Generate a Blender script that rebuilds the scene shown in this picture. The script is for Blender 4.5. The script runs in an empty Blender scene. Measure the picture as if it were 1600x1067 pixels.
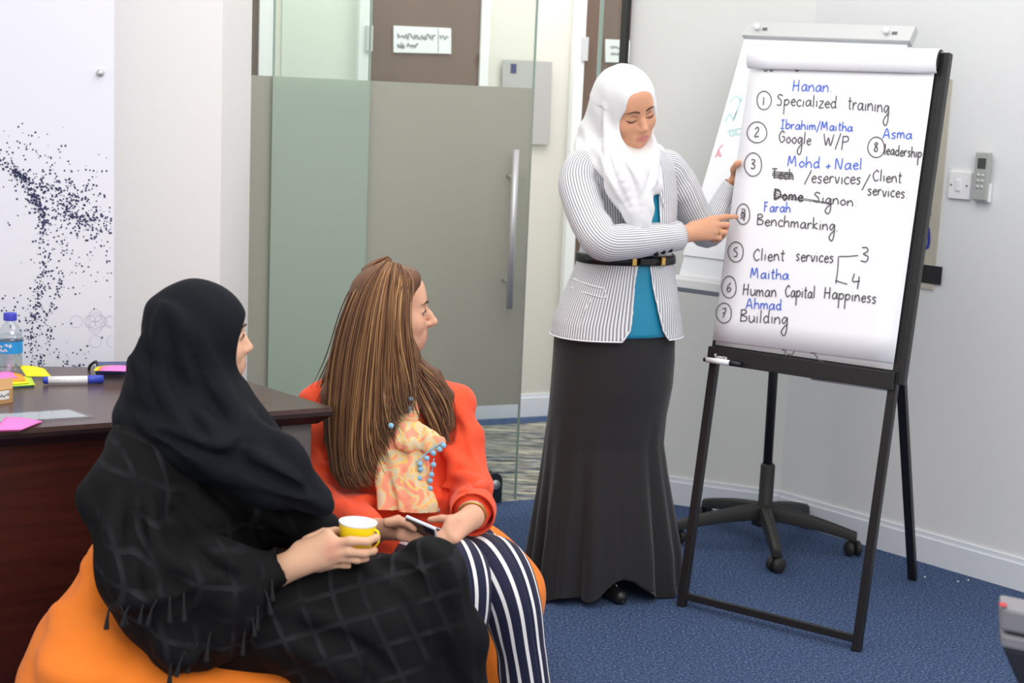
import bpy, math, random
import numpy as np
from mathutils import Vector, Matrix
random.seed(7); rng = np.random.default_rng(7)
scene = bpy.context.scene
COL = scene.collection

# ------------------------------------------------------------------ camera
F = 2311.0; PITCH = math.radians(9.3); ROLL = math.radians(2.5); HC = 1.55
_fw = np.array([0, math.cos(PITCH), -math.sin(PITCH)]); _up = np.array([0, math.sin(PITCH), math.cos(PITCH)]); _rt = np.array([1., 0, 0])
CR = _rt*math.cos(ROLL) + _up*math.sin(ROLL); CU = _up*math.cos(ROLL) - _rt*math.sin(ROLL); CW = _fw
CC = np.array([0, 0, HC])
camd = bpy.data.cameras.new('camera'); cam = bpy.data.objects.new('camera', camd); COL.objects.link(cam)
camd.sensor_width = 36; camd.lens = F/1600*36; camd.clip_start = .05
M = Matrix(((CR[0], CU[0], -CW[0], 0), (CR[1], CU[1], -CW[1], 0), (CR[2], CU[2], -CW[2], HC), (0, 0, 0, 1)))
cam.matrix_world = M
camd.dof.use_dof = True; camd.dof.focus_distance = 4.0; camd.dof.aperture_fstop = 4.5
scene.camera = cam

# ------------------------------------------------------------------ world and lights
scene.view_settings.view_transform = 'Standard'; scene.view_settings.look = 'None'
scene.view_settings.exposure = 0.12; scene.view_settings.gamma = 1.0; scene.view_settings.use_curve_mapping = False
world = bpy.data.worlds.new('world'); scene.world = world; world.use_nodes = True
world.node_tree.nodes['Background'].inputs[0].default_value = (1, .99, .975, 1)
world.node_tree.nodes['Background'].inputs[1].default_value = .95
def area(name, loc, target, sx, sy, power, col=(1, .98, .96)):
    l = bpy.data.lights.new(name, 'AREA'); l.shape = 'RECTANGLE'; l.size = sx; l.size_y = sy; l.energy = power; l.color = col
    o = bpy.data.objects.new(name, l); COL.objects.link(o); o.location = loc
    o.rotation_euler = (Vector(target) - Vector(loc)).to_track_quat('-Z', 'Y').to_euler(); return o
area('flash_bounce_front', (1.1, 1.0, 2.95), (-.1, 4.0, .8), 2.4, 1.6, 48)  # stands for the photographer's flash bounced off the unseen ceiling, not a lamp
area('ceiling_light_room', (.1, 3.6, 3.1), (.1, 3.9, 0), 2.4, 1.6, 22)
area('ceiling_light_corridor', (.0, 6.5, 2.9), (.0, 6.5, 0), 2.6, .8, 42)

# ------------------------------------------------------------------ pixel landmarks to real places
def ray(u, v): return CR*(u-800)/F - CU*(v-533.5)/F + CW
def P(u, v, y): d = ray(u, v); return CC + d*(y/d[1])
def Z(u, v, z=0): d = ray(u, v); return CC + d*((z-HC)/d[2])
def PV(u, v, a, d2):          # on the vertical plane through a with direction d2
    n = np.array([-d2[1], d2[0], 0.]); a3 = np.array([a[0], a[1], 0.]); d = ray(u, v)
    return CC + d*((n@(a3-CC))/(n@d))
def PN(u, v, o, n): d = ray(u, v); return CC + d*((n@(o-CC))/(n@d))
def unit(v): v = np.asarray(v, float); return v/np.linalg.norm(v)

# ------------------------------------------------------------------ materials
MATS = {}
def srgb(c):
    c = np.array(c[:3], float)/255.; return tuple(np.where(c <= .04045, c/12.92, ((c+.055)/1.055)**2.4))
def mat(name, col, rough=.6, metal=0, spec=.5, noise=0, nscale=40, bump=0, bscale=200, stretch=(1, 1, 1), sheen=0, sss=0, trans=0, ior=1.45, coat=0):
    m = bpy.data.materials.new(name); m.use_nodes = True; MATS[name] = m
    nt = m.node_tree; b = nt.nodes['Principled BSDF']; c = srgb(col)
    b.inputs['Base Color'].default_value = (*c, 1); b.inputs['Roughness'].default_value = rough; b.inputs['Metallic'].default_value = metal
    b.inputs['Specular IOR Level'].default_value = spec; b.inputs['Sheen Weight'].default_value = sheen; b.inputs['Coat Weight'].default_value = coat
    b.inputs['Transmission Weight'].default_value = trans; b.inputs['IOR'].default_value = ior
    if sss: b.inputs['Subsurface Weight'].default_value = sss; b.inputs['Subsurface Radius'].default_value = (.012, .005, .003); b.inputs['Subsurface Scale'].default_value = 1
    if noise or bump:
        tc = nt.nodes.new('ShaderNodeTexCoord'); mp = nt.nodes.new('ShaderNodeMapping'); mp.inputs['Scale'].default_value = stretch
        nt.links.new(tc.outputs['Object'], mp.inputs['Vector'])
    if noise:
        n = nt.nodes.new('ShaderNodeTexNoise'); n.inputs['Scale'].default_value = nscale; n.inputs['Detail'].default_value = 6
        nt.links.new(mp.outputs[0], n.inputs['Vector'])
        r = nt.nodes.new('ShaderNodeMapRange'); r.inputs['From Min'].default_value = .3; r.inputs['From Max'].default_value = .7
        r.inputs['To Min'].default_value = 1-noise; r.inputs['To Max'].default_value = 1+noise
        nt.links.new(n.outputs[0], r.inputs['Value'])
        mx = nt.nodes.new('ShaderNodeVectorMath'); mx.operation = 'SCALE'; mx.inputs[0].default_value = c
        nt.links.new(r.outputs[0], mx.inputs['Scale']); nt.links.new(mx.outputs[0], b.inputs['Base Color'])
    if bump:
        n2 = nt.nodes.new('ShaderNodeTexNoise'); n2.inputs['Scale'].default_value = bscale; n2.inputs['Detail'].default_value = 4
        nt.links.new(mp.outputs[0], n2.inputs['Vector'])
        bp = nt.nodes.new('ShaderNodeBump'); bp.inputs['Strength'].default_value = bump; bp.inputs['Distance'].default_value = .004
        nt.links.new(n2.outputs[0], bp.inputs['Height']); nt.links.new(bp.outputs[0], b.inputs['Normal'])
    return m
def ramp(nt, stops, src):
    r = nt.nodes.new('ShaderNodeValToRGB'); e = r.color_ramp.elements
    while len(e) < len(stops): e.new(.5)
    for k, (p, c) in zip(e, stops): k.position = p; k.color = (*srgb(c), 1)
    nt.links.new(src, r.inputs[0]); return r

mat('wall', (224, 225, 222), .75, noise=.012, nscale=3)
mat('wall_right', (226, 227, 228), .7, noise=.012, nscale=3)
mat('pillar', (232, 230, 229), .7)
mat('skirting', (226, 230, 236), .45)
mat('black_metal', (26, 25, 27), .42, noise=.15, nscale=60)
mat('black_plastic', (40, 40, 40), .5, bump=.15, bscale=900)
mat('chrome', (206, 206, 208), .36, metal=.45)
mat('alu', (205, 207, 207), .45, metal=.35)
mat('white_paper', (244, 244, 249), .7)
mat('white_board', (238, 240, 244), .35)
mat('ink_black', (88, 84, 86), .8); mat('ink_blue', (76, 106, 210), .8)
mat('ink_faint_teal', (188, 222, 222), .8); mat('ink_faint_red', (236, 176, 190), .8)
mat('desk_top', (86, 68, 64), .26, noise=.12, nscale=14, stretch=(1, 6, 1), spec=.5)
mat('desk_wood', (66, 24, 18), .4, noise=.35, nscale=9, stretch=(.6, .6, 7))
mat('desk_edge', (40, 24, 26), .4)
mat('grey_metal', (112, 109, 110), .5, metal=.2, noise=.06, nscale=200)
mat('door_brown', (104, 85, 74), .5, noise=.08, nscale=4, stretch=(1, 1, .2))
mat('door_edge', (150, 104, 66), .5)
mat('frame_white', (232, 235, 234), .5)
mat('corridor_wall', (214, 212, 202), .75)
mat('corridor_wall_green', (216, 222, 212), .75)
mat('sign', (222, 226, 226), .4); mat('sign_ink', (128, 132, 134), .7)
mat('plaque', (184, 183, 180), .35, metal=.4)
mat('navy_ink', (52, 56, 104), .7)
mat('print_dot', (66, 70, 108), .7); mat('print_ring', (206, 207, 222), .7); mat('print_panel', (233, 233, 243), .45)
mat('white_plastic', (236, 236, 238), .4); mat('remote_grey', (168, 172, 168), .4); mat('remote_screen', (70, 76, 74), .25); mat('remote_button', (190, 196, 192), .5)
mat('poster_beige', (190, 184, 170), .7, noise=.06, nscale=25); mat('poster_black', (38, 38, 40), .6); mat('poster_blue', (52, 62, 152), .6)
mat('marker_blue', (52, 72, 186), .35); mat('marker_white', (240, 240, 244), .35); mat('marker_black', (22, 22, 24), .35)
mat('note_yellow', (250, 232, 40), .7); mat('note_pink', (250, 130, 208), .7); mat('note_orange', (252, 160, 60), .7); mat('note_green', (196, 226, 60), .7); mat('note_cyan', (120, 210, 230), .7); mat('note_red', (240, 80, 110), .7)
mat('kraft', (196, 150, 98), .8); mat('box_label', (240, 240, 240), .7)
mat('navy_plastic', (50, 68, 122), .4)
mat('bottle_cap', (60, 64, 190), .4); mat('bottle_label', (40, 150, 220), .4)

def glass_mat(name, tint, alpha, rough=.02):
    m = bpy.data.materials.new(name); m.use_nodes = True; MATS[name] = m; nt = m.node_tree; nt.nodes.clear()
    o = nt.nodes.new('ShaderNodeOutputMaterial'); t = nt.nodes.new('ShaderNodeBsdfTransparent'); t.inputs[0].default_value = (*srgb(tint), 1)
    g = nt.nodes.new('ShaderNodeBsdfGlossy'); g.inputs['Roughness'].default_value = rough
    mx = nt.nodes.new('ShaderNodeMixShader'); mx.inputs[0].default_value = alpha
    nt.links.new(t.outputs[0], mx.inputs[1]); nt.links.new(g.outputs[0], mx.inputs[2]); nt.links.new(mx.outputs[0], o.inputs[0])
glass_mat('glass', (247, 250, 248), .04)
glass_mat('clear_plastic', (244, 248, 250), .16, .06)
glass_mat('acetate', (250, 251, 252), .12, .05)
def film_mat(name, col, keep):
    m = bpy.data.materials.new(name); m.use_nodes = True; MATS[name] = m; nt = m.node_tree; nt.nodes.clear()
    o = nt.nodes.new('ShaderNodeOutputMaterial'); d = nt.nodes.new('ShaderNodeBsdfDiffuse'); d.inputs[0].default_value = (*srgb(col), 1)
    t = nt.nodes.new('ShaderNodeBsdfTranslucent'); t.inputs[0].default_value = (*srgb(col), 1)
    p = nt.nodes.new('ShaderNodeBsdfTransparent')
    a = nt.nodes.new('ShaderNodeMixShader'); a.inputs[0].default_value = .35; b = nt.nodes.new('ShaderNodeMixShader'); b.inputs[0].default_value = 1-keep
    nt.links.new(d.outputs[0], a.inputs[1]); nt.links.new(t.outputs[0], a.inputs[2]); nt.links.new(p.outputs[0], b.inputs[1]); nt.links.new(a.outputs[0], b.inputs[2]); nt.links.new(b.outputs[0], o.inputs[0])
film_mat('frost_film', (192, 208, 194), .10)
film_mat('frost_film_leaf', (188, 189, 178), .10)

def carpet():
    m = mat('carpet', (68, 86, 120), .95, spec=.1); nt = m.node_tree; b = nt.nodes['Principled BSDF']
    tc = nt.nodes.new('ShaderNodeTexCoord')
    n = nt.nodes.new('ShaderNodeTexNoise'); n.inputs['Scale'].default_value = 130; n.inputs['Detail'].default_value = 5; nt.links.new(tc.outputs['Object'], n.inputs['Vector'])
    r = ramp(nt, [(.3, (40, 52, 80)), (.52, (68, 86, 120)), (.72, (112, 128, 160))], n.outputs[0]); nt.links.new(r.outputs[0], b.inputs['Base Color'])
    bp = nt.nodes.new('ShaderNodeBump'); bp.inputs['Strength'].default_value = .8; bp.inputs['Distance'].default_value = .006
    nt.links.new(n.outputs[0], bp.inputs['Height']); nt.links.new(bp.outputs[0], b.inputs['Normal'])
carpet()
def corridor_carpet():
    m = mat('corridor_carpet', (120, 120, 116), .95, spec=.1); nt = m.node_tree; b = nt.nodes['Principled BSDF']
    tc = nt.nodes.new('ShaderNodeTexCoord'); mp = nt.nodes.new('ShaderNodeMapping'); mp.inputs['Rotation'].default_value = (0, 0, -math.radians(24)); mp.inputs['Scale'].default_value = (1.3, 11, 1)
    nt.links.new(tc.outputs['Object'], mp.inputs['Vector'])
    n = nt.nodes.new('ShaderNodeTexNoise'); n.inputs['Scale'].default_value = 2.2; n.inputs['Detail'].default_value = 3; n.inputs['Roughness'].default_value = .6; nt.links.new(mp.outputs[0], n.inputs['Vector'])
    r = ramp(nt, [(.36, (40, 42, 46)), (.42, (76, 86, 108)), (.47, (160, 160, 150)), (.53, (132, 132, 124)), (.56, (52, 54, 60)), (.60, (168, 166, 152)), (.68, (196, 192, 174)), (.76, (90, 98, 112))], n.outputs[0]); nt.links.new(r.outputs[0], b.inputs['Base Color'])
corridor_carpet()

# ------------------------------------------------------------------ mesh helpers
class MB:
    def __init__(s): s.v = []; s.f = []
    def add(s, vs, fs):
        o = len(s.v); s.v += [tuple(map(float, p)) for p in vs]; s.f += [tuple(i+o for i in f) for f in fs]; return s
    def box(s, c, sz, ax=None):
        c = np.asarray(c, float); ax = np.eye(3) if ax is None else np.asarray(ax, float); h = np.asarray(sz, float)/2
        vs = [c + ax[0]*h[0]*i + ax[1]*h[1]*j + ax[2]*h[2]*k for k in (-1, 1) for j in (-1, 1) for i in (-1, 1)]
        return s.add(vs, [(0, 2, 3, 1), (4, 5, 7, 6), (0, 1, 5, 4), (2, 6, 7, 3), (0, 4, 6, 2), (1, 3, 7, 5)])
    def bar(s, a, b, w, t, n):       # square bar a->b, width w across n, thickness t along n
        a = np.asarray(a, float); b = np.asarray(b, float); d = unit(b-a); n = np.asarray(n, float); n = unit(n - d*(n@d)); x = np.cross(d, n)
        return s.box((a+b)/2, (w, np.linalg.norm(b-a), t), (x, d, n))
    def hexa(s, p):                  # 8 points: bottom 4, top 4
        return s.add(p, [(3, 2, 1, 0), (4, 5, 6, 7), (0, 1, 5, 4), (1, 2, 6, 5), (2, 3, 7, 6), (3, 0, 4, 7)])
    def slab(s, quad, n, t):         # quad extruded along -n by t
        q = [np.asarray(p, float) for p in quad]; n = np.asarray(n, float)
        return s.hexa([p-n*t for p in q] + q)
    def prism(s, poly, z0, z1):
        k = len(poly); vs = [(p[0], p[1], z0) for p in poly] + [(p[0], p[1], z1) for p in poly]
        return s.add(vs, [tuple(range(k))[::-1], tuple(range(k, 2*k))] + [(i, (i+1) % k, k+(i+1) % k, k+i) for i in range(k)])
    def tube(s, path, r, n=8, cap=True, flat=None, ref=None):
        path = np.asarray(path, float); k = len(path); r = np.broadcast_to(np.asarray(r, float), (k,))
        T = np.gradient(path, axis=0); T /= np.linalg.norm(T, axis=1)[:, None]+1e-12
        x = np.asarray(ref, float) if ref is not None else (np.array([0, 0, 1.]) if abs(T[0][2]) < .9 else np.array([1., 0, 0]))
        vs = []
        for i in range(k):
            x = x - T[i]*(x@T[i]); x = unit(x); y = np.cross(T[i], x); fl = 1 if flat is None else flat
            for j in range(n):
                a = 2*math.pi*j/n; vs.append(path[i] + r[i]*(x*math.cos(a)*fl + y*math.sin(a)))
        fs = [(i*n+j, i*n+(j+1) % n, (i+1)*n+(j+1) % n, (i+1)*n+j) for i in range(k-1) for j in range(n)]
        if cap: fs += [tuple(range(n))[::-1], tuple(range((k-1)*n, k*n))]
        return s.add(vs, fs)
    def lathe(s, prof, c, ax=(0, 0, 1), n=24):    # prof: (r, h)
        ax = unit(ax); x = unit(np.cross(ax, (0, 1, 0)) if abs(ax[1]) < .9 else np.cross(ax, (1, 0, 0))); y = np.cross(ax, x); c = np.asarray(c, float); k = len(prof)
        vs = [c + ax*h + r*(x*math.cos(2*math.pi*j/n)+y*math.sin(2*math.pi*j/n)) for r, h in prof for j in range(n)]
        fs = [(i*n+j, i*n+(j+1) % n, (i+1)*n+(j+1) % n, (i+1)*n+j) for i in range(k-1) for j in range(n)]
        return s.add(vs, fs)
    def ribbon(s, pts, w, n, closed=False):
        pts = np.asarray(pts, float); T = np.gradient(pts, axis=0)
        if closed: T[0] = T[-1] = pts[1]-pts[-2]
        N = np.cross(T, n); N /= np.linalg.norm(N, axis=1)[:, None]+1e-12; w = np.broadcast_to(np.asarray(w, float), (len(pts),))[:, None]
        vs = np.empty((2*len(pts), 3)); vs[0::2] = pts-N*w/2; vs[1::2] = pts+N*w/2
        return s.add(vs, [(2*i, 2*i+2, 2*i+3, 2*i+1) for i in range(len(pts)-1)])
    def build(s, name, m, parent=None, smooth=False, bevel=0, **tags): return mk(name, s.v, s.f, m, parent, smooth, bevel, **tags)
def mk(name, v, f, m, parent=None, smooth=False, bevel=0, label=None, cat=None, group=None, kind=None):
    me = bpy.data.meshes.new(name); me.from_pydata([tuple(p) for p in v], [], [tuple(map(int, q)) for q in f]); me.update()
    me.materials.append(MATS[m] if isinstance(m, str) else m)
    if smooth: me.polygons.foreach_set('use_smooth', [True]*len(me.polygons))
    return link(name, me, parent, bevel, label, cat, group, kind)
def link(name, me, parent=None, bevel=0, label=None, cat=None, group=None, kind=None):
    o = bpy.data.objects.new(name, me); COL.objects.link(o)
    if parent is not None:
        o.parent = parent; o.matrix_parent_inverse = Matrix.Translation([-c for c in BASE.get(parent.name, (0, 0, 0))])
    if bevel:
        b = o.modifiers.new('bevel', 'BEVEL'); b.width = bevel; b.segments = 2; b.limit_method = 'ANGLE'
    tag(o, label, cat, group, kind); return o
BASE = {}
def tag(o, label=None, cat=None, group=None, kind=None):
    for k, v in (('label', label), ('category', cat), ('group', group), ('kind', kind)):
        if v: o[k] = v
    return o
def thing(name, loc, label, cat, group=None, kind=None):
    o = bpy.data.objects.new(name, None); COL.objects.link(o); o.location = tuple(loc); o.empty_display_size = .05; BASE[o.name] = tuple(map(float, loc))
    return tag(o, label, cat, group, kind)
def crom(pts, n=8, closed=False):    # Catmull-Rom through points
    p = np.asarray(pts, float)
    if len(p) < 3 and not closed: t = np.linspace(0, 1, n+1)[:, None]; return p[0]*(1-t)+p[-1]*t
    q = np.vstack([p[-1], p, p[0], p[1]]) if closed else np.vstack([2*p[0]-p[1], p, 2*p[-1]-p[-2]])
    out = []
    for i in range(1, len(q)-2):
        a, b, c, d = q[i-1:i+3]
        for t in np.linspace(0, 1, n, endpoint=False):
            out.append(.5*((2*b)+(-a+c)*t+(2*a-5*b+4*c-d)*t*t+(-a+3*b-3*c+d)*t**3))
    out.append(q[-2]); return np.array(out)
UPZ = np.array([0, 0, 1.])

# ------------------------------------------------------------------ the setting
GA = np.array([0., 5.60]); GD = unit([.913, .407])                 # glass front line
KA = np.array([.10, 7.19]); KD = unit([.906, .423])                # corridor wall line
RA = Z(1380, 858)[:2]; RD = unit(Z(1600, 923)[:2]-RA)              # right wall line
corner = PV(1217, 790, RA, RD)[:2]
gend = PV(977, 200, GA, GD)[:2]
CW_H = 3.0
def wall(name, a, b, m, t=.08, z1=CW_H, side=1):
    a = np.asarray(a); b = np.asarray(b); d = unit(b-a); n = np.array([-d[1], d[0]])*side*t
    return MB().prism([a, b, b+n, a+n], 0, z1).build(name, m, kind='structure')
rend = RA + RD*2.6
MB().prism([(-3.2, -.6), (3.6, -.6), tuple(rend+[.2, 0]), tuple(corner+[.15, .15]), tuple(gend), tuple(GA+GD*(-2.6)), (-3.2, 4.3)], -.06, 0).build('floor', 'carpet', kind='structure')
cfl = [gend+[.0, 0], gend+GD*1.2, KA+KD*1.6, KA-KD*2.6, GA-GD*2.6]
MB().prism(cfl, -.06, .0005).build('floor_corridor', 'corridor_carpet', kind='structure')
kn = np.array([KD[1], -KD[0]])
kp = [KA+KD*1.6, KA-KD*2.6, KA-KD*2.6+kn*.14, KA+KD*1.6+kn*.14]
MB().prism(kp[::-1], -.02, .0015).build('floor_border', 'carpet', kind='structure')
wall('wall_right', corner, rend, 'wall_right')
wall('wall_back', gend, corner, 'wall')
wall('wall_corridor', KA-KD*2.6, KA+KD*1.6, 'corridor_wall')
def skirting(name, a, b, side=-1, h=.108, t=.016):
    a = np.asarray(a); b = np.asarray(b); d = unit(b-a); n = np.array([-d[1], d[0]])*side
    MB().prism([a, b, b+n*t, a+n*t], 0, h-.018).prism([a, b, b+n*t*.55, a+n*t*.55], h-.018, h).build(name, 'skirting', kind='structure')
skirting('baseboard_right', corner, rend); skirting('baseboard_back', gend, corner); skirting('baseboard_corridor', KA-KD*2.6, KA+KD*1.6, h=.115)

# corridor doors, green wall panel, frames, signs
kn3 = np.array([kn[0], kn[1], 0.]); kd3 = np.array([KD[0], KD[1], 0.])
def on_k(u, v=60): p = PV(u, v, KA, KD)[:2]; return float((p-KA)@KD)
def kslab(t0, t1, z0, z1, out, th):     # slab standing on the corridor wall
    q = [np.array([*(KA+KD*t+kn*out), z]) for t, z in ((t0, z0), (t1, z0), (t1, z1), (t0, z1))]
    return q
def corridor_door(name, u0, u1, ff0, ff1, top=2.6, hinge=None):
    t0, t1 = on_k(u0), on_k(u1)
    d = MB().slab(kslab(t0, t1, .01, top, .03, .028), kn3, .028).build(name, 'door_brown', kind='structure')
    fr = MB()
    if ff0 is not None: fr.slab(kslab(on_k(ff0), t0, .0, top+.06, .045, .04), kn3, .043)
    if ff1 is not None: fr.slab(kslab(t1, on_k(ff1), .0, top+.06, .045, .04), kn3, .043)
    fr.slab(kslab(t0, t1, top, top+.06, .045, .04), kn3, .043); fr.build('door_frame', 'frame_white', d)
    if hinge is not None:
        MB().slab(kslab(t0-.004, t0+.006, 0.02, top, .034, .006), kn3, .006).build('door_lipping', 'door_edge', d)
        h0 = PV(hinge[0], hinge[1], KA, KD); h1 = PV(hinge[0], hinge[2], KA, KD)
        for z0, z1 in ((h1[2], h0[2]), (.35, .45)): MB().slab(kslab(t0-.018, t0+.012, z0, z1, .058, .012), kn3, .012).build('hinge', 'alu', d)
    return d
corridor_door('door_1', 330, 401, None, 426)
corridor_door('door_2', 572, 746, 556, 759, hinge=(570, 40, 80))
corridor_door('door_3', 908, 1030, 893, 1044, hinge=(906, 58, 95))
MB().slab(kslab(on_k(440), on_k(556), .115, 2.9, .004, .003), kn3, .003).build('wall_corridor_panel', 'corridor_wall_green', kind='structure')
def sign_on(name, quad_px, out, m, label, cat):
    q = [PV(u, v, KA+kn*out, KD) for u, v in quad_px]
    o = MB().slab(q, kn3, .006).build(name, m, label=label, cat=cat); return o, q
def quad_pt(q, a, b): return (q[0]*(1-a)+q[1]*a)*(1-b)+(q[3]*(1-a)+q[2]*a)*b
s1, q1 = sign_on('door_sign', [(615, 82), (705, 84), (705, 44), (615, 40)], .038, 'sign', 'white rectangular name sign on the brown corridor door behind the glass', 'sign')
wr = MB()
def squig(mb, q, a0, a1, b, amp, n, w, nv):
    ts = np.linspace(0, 1, n); rr = np.random.default_rng(int(a0*991+b*77))
    mb.ribbon([quad_pt(q, a0+(a1-a0)*t, b+amp*(rr.random()-.5))+nv*.0015 for t in ts], w, nv)
squig(wr, q1, .07, .72, .62, .26, 46, .006, kn3); squig(wr, q1, .07, .18, .3, .28, 10, .008, kn3); squig(wr, q1, .22, .42, .3, .24, 14, .008, kn3); squig(wr, q1, .8, .95, .62, .2, 9, .006, kn3)
wr.ribbon([quad_pt(q1, .77, .05)+kn3*.0015, quad_pt(q1, .77, .95)+kn3*.0015], .003, kn3); wr.build('sign_lettering', 'sign_ink', s1)
s2, q2 = sign_on('door_sign', [(946, 97), (985, 98), (985, 63), (946, 61)], .038, 'sign', 'small white sign on the brown corridor door right behind the white headscarf', 'sign')
wr = MB(); squig(wr, q2, .2, .85, .65, .14, 20, .006, kn3); squig(wr, q2, .2, .85, .35, .14, 20, .007, kn3); wr.build('sign_lettering', 'sign_ink', s2)
s3, q3 = sign_on('wall_plaque', [(785, 224), (859, 226), (863, 97), (785, 93)], .022, 'plaque', 'brushed steel plaque on the corridor wall by the glass door edge', 'plaque')
c = quad_pt(q3, .22, .9)
MB().ribbon([c+kn3*.002-UPZ*.022, c+kn3*.002+UPZ*.022], .03, kn3).build('plaque_emblem', 'navy_ink', s3)

# glass front: fixed panes, sliding leaf with handle
gn = np.array([GD[1], -GD[0], 0.]); gd3 = np.array([GD[0], GD[1], 0.])
def on_g(u, v, off=0): p = PV(u, v, GA+gn[:2]*off, GD); return float((p[:2]-GA)@GD), float(p[2])
def pane(name, t0, t1, off, fm, zf0, zf1, edge=True):
    def q(z0, z1, o): return [np.array([*(GA+GD*t+gn[:2]*o), z]) for t, z in ((t0, z0), (t1, z0), (t1, z1), (t0, z1))]
    g = MB().slab(q(.012, 2.75, off), gn, .010).build(name, 'glass', kind='structure')
    if fm: MB().slab(q(zf0, zf1, off+.0012), gn, .0008).build('frosted_film', fm, g)
    return g
mat('glass_edge', (150, 170, 160), .25)
tl, zt = on_g(838, 139); zb = on_g(790, 629)[1]; zt2 = on_g(500, 122)[1]
leafL = on_g(573, 300, .03)[0]; leafL = on_g(427, 300, .03)[0]; fixR = on_g(573, 300)[0]
fixed = pane('window_1', on_g(425, 200, .06)[0], on_g(573, 300, .06)[0], .06, 'frost_film', zb, (zt+zt2)/2)
leafL = on_g(380, 200, .035)[0]-.3
leaf = pane('door_4', leafL, on_g(824, 370, .035)[0], .035, 'frost_film_leaf', zb, (zt+zt2)/2)
for t_, o_, par in ((on_g(824, 370, .035)[0], .035, leaf), (on_g(425, 300, .06)[0], .06, fixed), (on_g(573, 300, .06)[0], .06, fixed)):
    p_ = GA+GD*t_+gn[:2]*(o_-.005); MB().box((p_[0], p_[1], 1.38), (.006, .0095, 2.73), (gd3, gn, UPZ)).build('glass_edge', 'glass_edge', par)
side = pane('window_2', on_g(938, 60)[0], on_g(976, 60)[0], .0, None, 0, 0)
p_ = GA+GD*on_g(938, 60)[0]; MB().box((p_[0], p_[1], 1.38), (.012, .012, 2.73), (gd3, gn, UPZ)).build('glass_edge', 'glass_edge', side)
p_ = GA+GD*(on_g(976, 60)[0]); MB().box((p_[0], p_[1], 1.4), (.014, .05, 2.8), (gd3, gn, UPZ)).build('frame_profile', 'black_metal', side)
for off, nm in ((.10, 'pull_handle'), (-.045, 'pull_handle')):
    ho = PV(801, 358, GA+gn[:2]*off, GD)[:2]; zt_ = PV(806, 234, GA+gn[:2]*off, GD)[2]; zb_ = PV(797, 482, GA+gn[:2]*off, GD)[2]
    h = MB().tube([(ho[0], ho[1], zb_), (ho[0], ho[1], zt_)], .0125, 16).build(nm, 'chrome', leaf, True)
    for f_ in (.17, .83):
        z_ = zb_+(zt_-zb_)*f_; a_ = np.array([ho[0], ho[1], z_]); b_ = a_ - gn*(off-.035)
        MB().tube([a_, b_], .007, 10).build('handle_standoff', 'chrome', h, True)
g0 = Z(772, 786); gx = np.array([.85, .53, 0]); g_ = thing('floor_door_guide', g0, 'black rounded floor stop with a metal roller beside the sliding glass door', 'door stop')
prof = [(-.034, 0), (.034, 0), (.034, .085)] + [(.034*math.cos(a), .085+.034*math.sin(a)) for a in np.linspace(.2, math.pi-.2, 9)] + [(-.034, .085)]
k = len(prof); gy = np.cross(UPZ, gx); vs = [g0+gx*x+UPZ*z-gy*.0 for x, z in prof]+[g0+gx*x+UPZ*z+gy*.06 for x, z in prof]
MB().add(vs, [tuple(range(k)), tuple(range(k, 2*k))[::-1]]+[(i, k+i, k+(i+1) % k, (i+1) % k) for i in range(k)]).build('stop_body', 'black_plastic', g_)
MB().tube([g0+UPZ*.075-gy*.012, g0+UPZ*.075+gy*.01], .018, 14).build('stop_roller', 'chrome', g_, True)

# pillar and printed panel on the left
pc = PV(345, 300, (-.9, 4.62), (1, 0))[:2]; pr = PV(390, 300, (-.9, 4.95), (1, 0))[:2]; pl = np.array([-1.75, 4.45])
MB().prism([tuple(pl), tuple(pc), tuple(pr), tuple(pr+[-.3, .6]), tuple(pl+[0, .9])], 0, CW_H).build('pillar_wall', 'pillar', kind='structure').name = 'wall_pillar'
PA = P(178, 300, 4.24)[:2]; PD = unit([.96, .14])
pn = np.array([PD[1], -PD[0], 0.])
panel = thing('wall_panel', (PA[0]-.5, PA[1], 0), 'white display panel printed with scattered navy dots and faint rings', 'panel')
def on_p(u, v, o=0): return PV(u, v, PA+pn[:2]*o, PD)
b0 = PA-PD*1.6
MB().slab([np.array([*b0, 0]), np.array([*PA, 0]), np.array([*PA, 2.7]), np.array([*b0, 2.7])], pn, .03).build('panel_board', 'print_panel', panel)
sc_ = on_p(157, 114); MB().lathe([(0.0, .014), (.009, .013), (.0095, .004), (.012, 0)], sc_, pn, 16).build('standoff_screw', 'chrome', panel, True)
dots = MB()
def dot(u, v, s):
    if u > 176 or u < -60: return
    p = on_p(u, v, .0012); pd3 = np.array([PD[0], PD[1], 0]); w = s*.00185
    dots.add([p-pd3*w-UPZ*w, p+pd3*w-UPZ*w, p+pd3*w+UPZ*w, p-pd3*w+UPZ*w], [(0, 1, 2, 3)])
def band(path, n, spread, s0, s1):
    q = crom(path, 20); 
    for _ in range(n):
        p = q[rng.integers(len(q))]; g = rng.normal(size=2)*spread*(.35+rng.random()); dot(p[0]+g[0], p[1]+g[1], s0+(s1-s0)*rng.random())
band([(-50, 195), (0, 245), (30, 275), (55, 300)], 150, 9, .5, 1.5)
band([(20, 265), (42, 282)], 90, 4, .6, 1.3)
band([(45, 285), (95, 300), (140, 330), (176, 370)], 430, 22, .5, 1.6)
band([(50, 300), (62, 325), (72, 350)], 150, 6, .6, 1.6)
band([(90, 325), (130, 345)], 110, 10, .6, 1.6)
band([(66, 350), (68, 410), (62, 460), (50, 500), (48, 540), (66, 575)], 230, 7, .5, 1.6)
band([(90, 350), (92, 420), (85, 470), (70, 510), (95, 560)], 130, 9, .5, 1.5)
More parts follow.
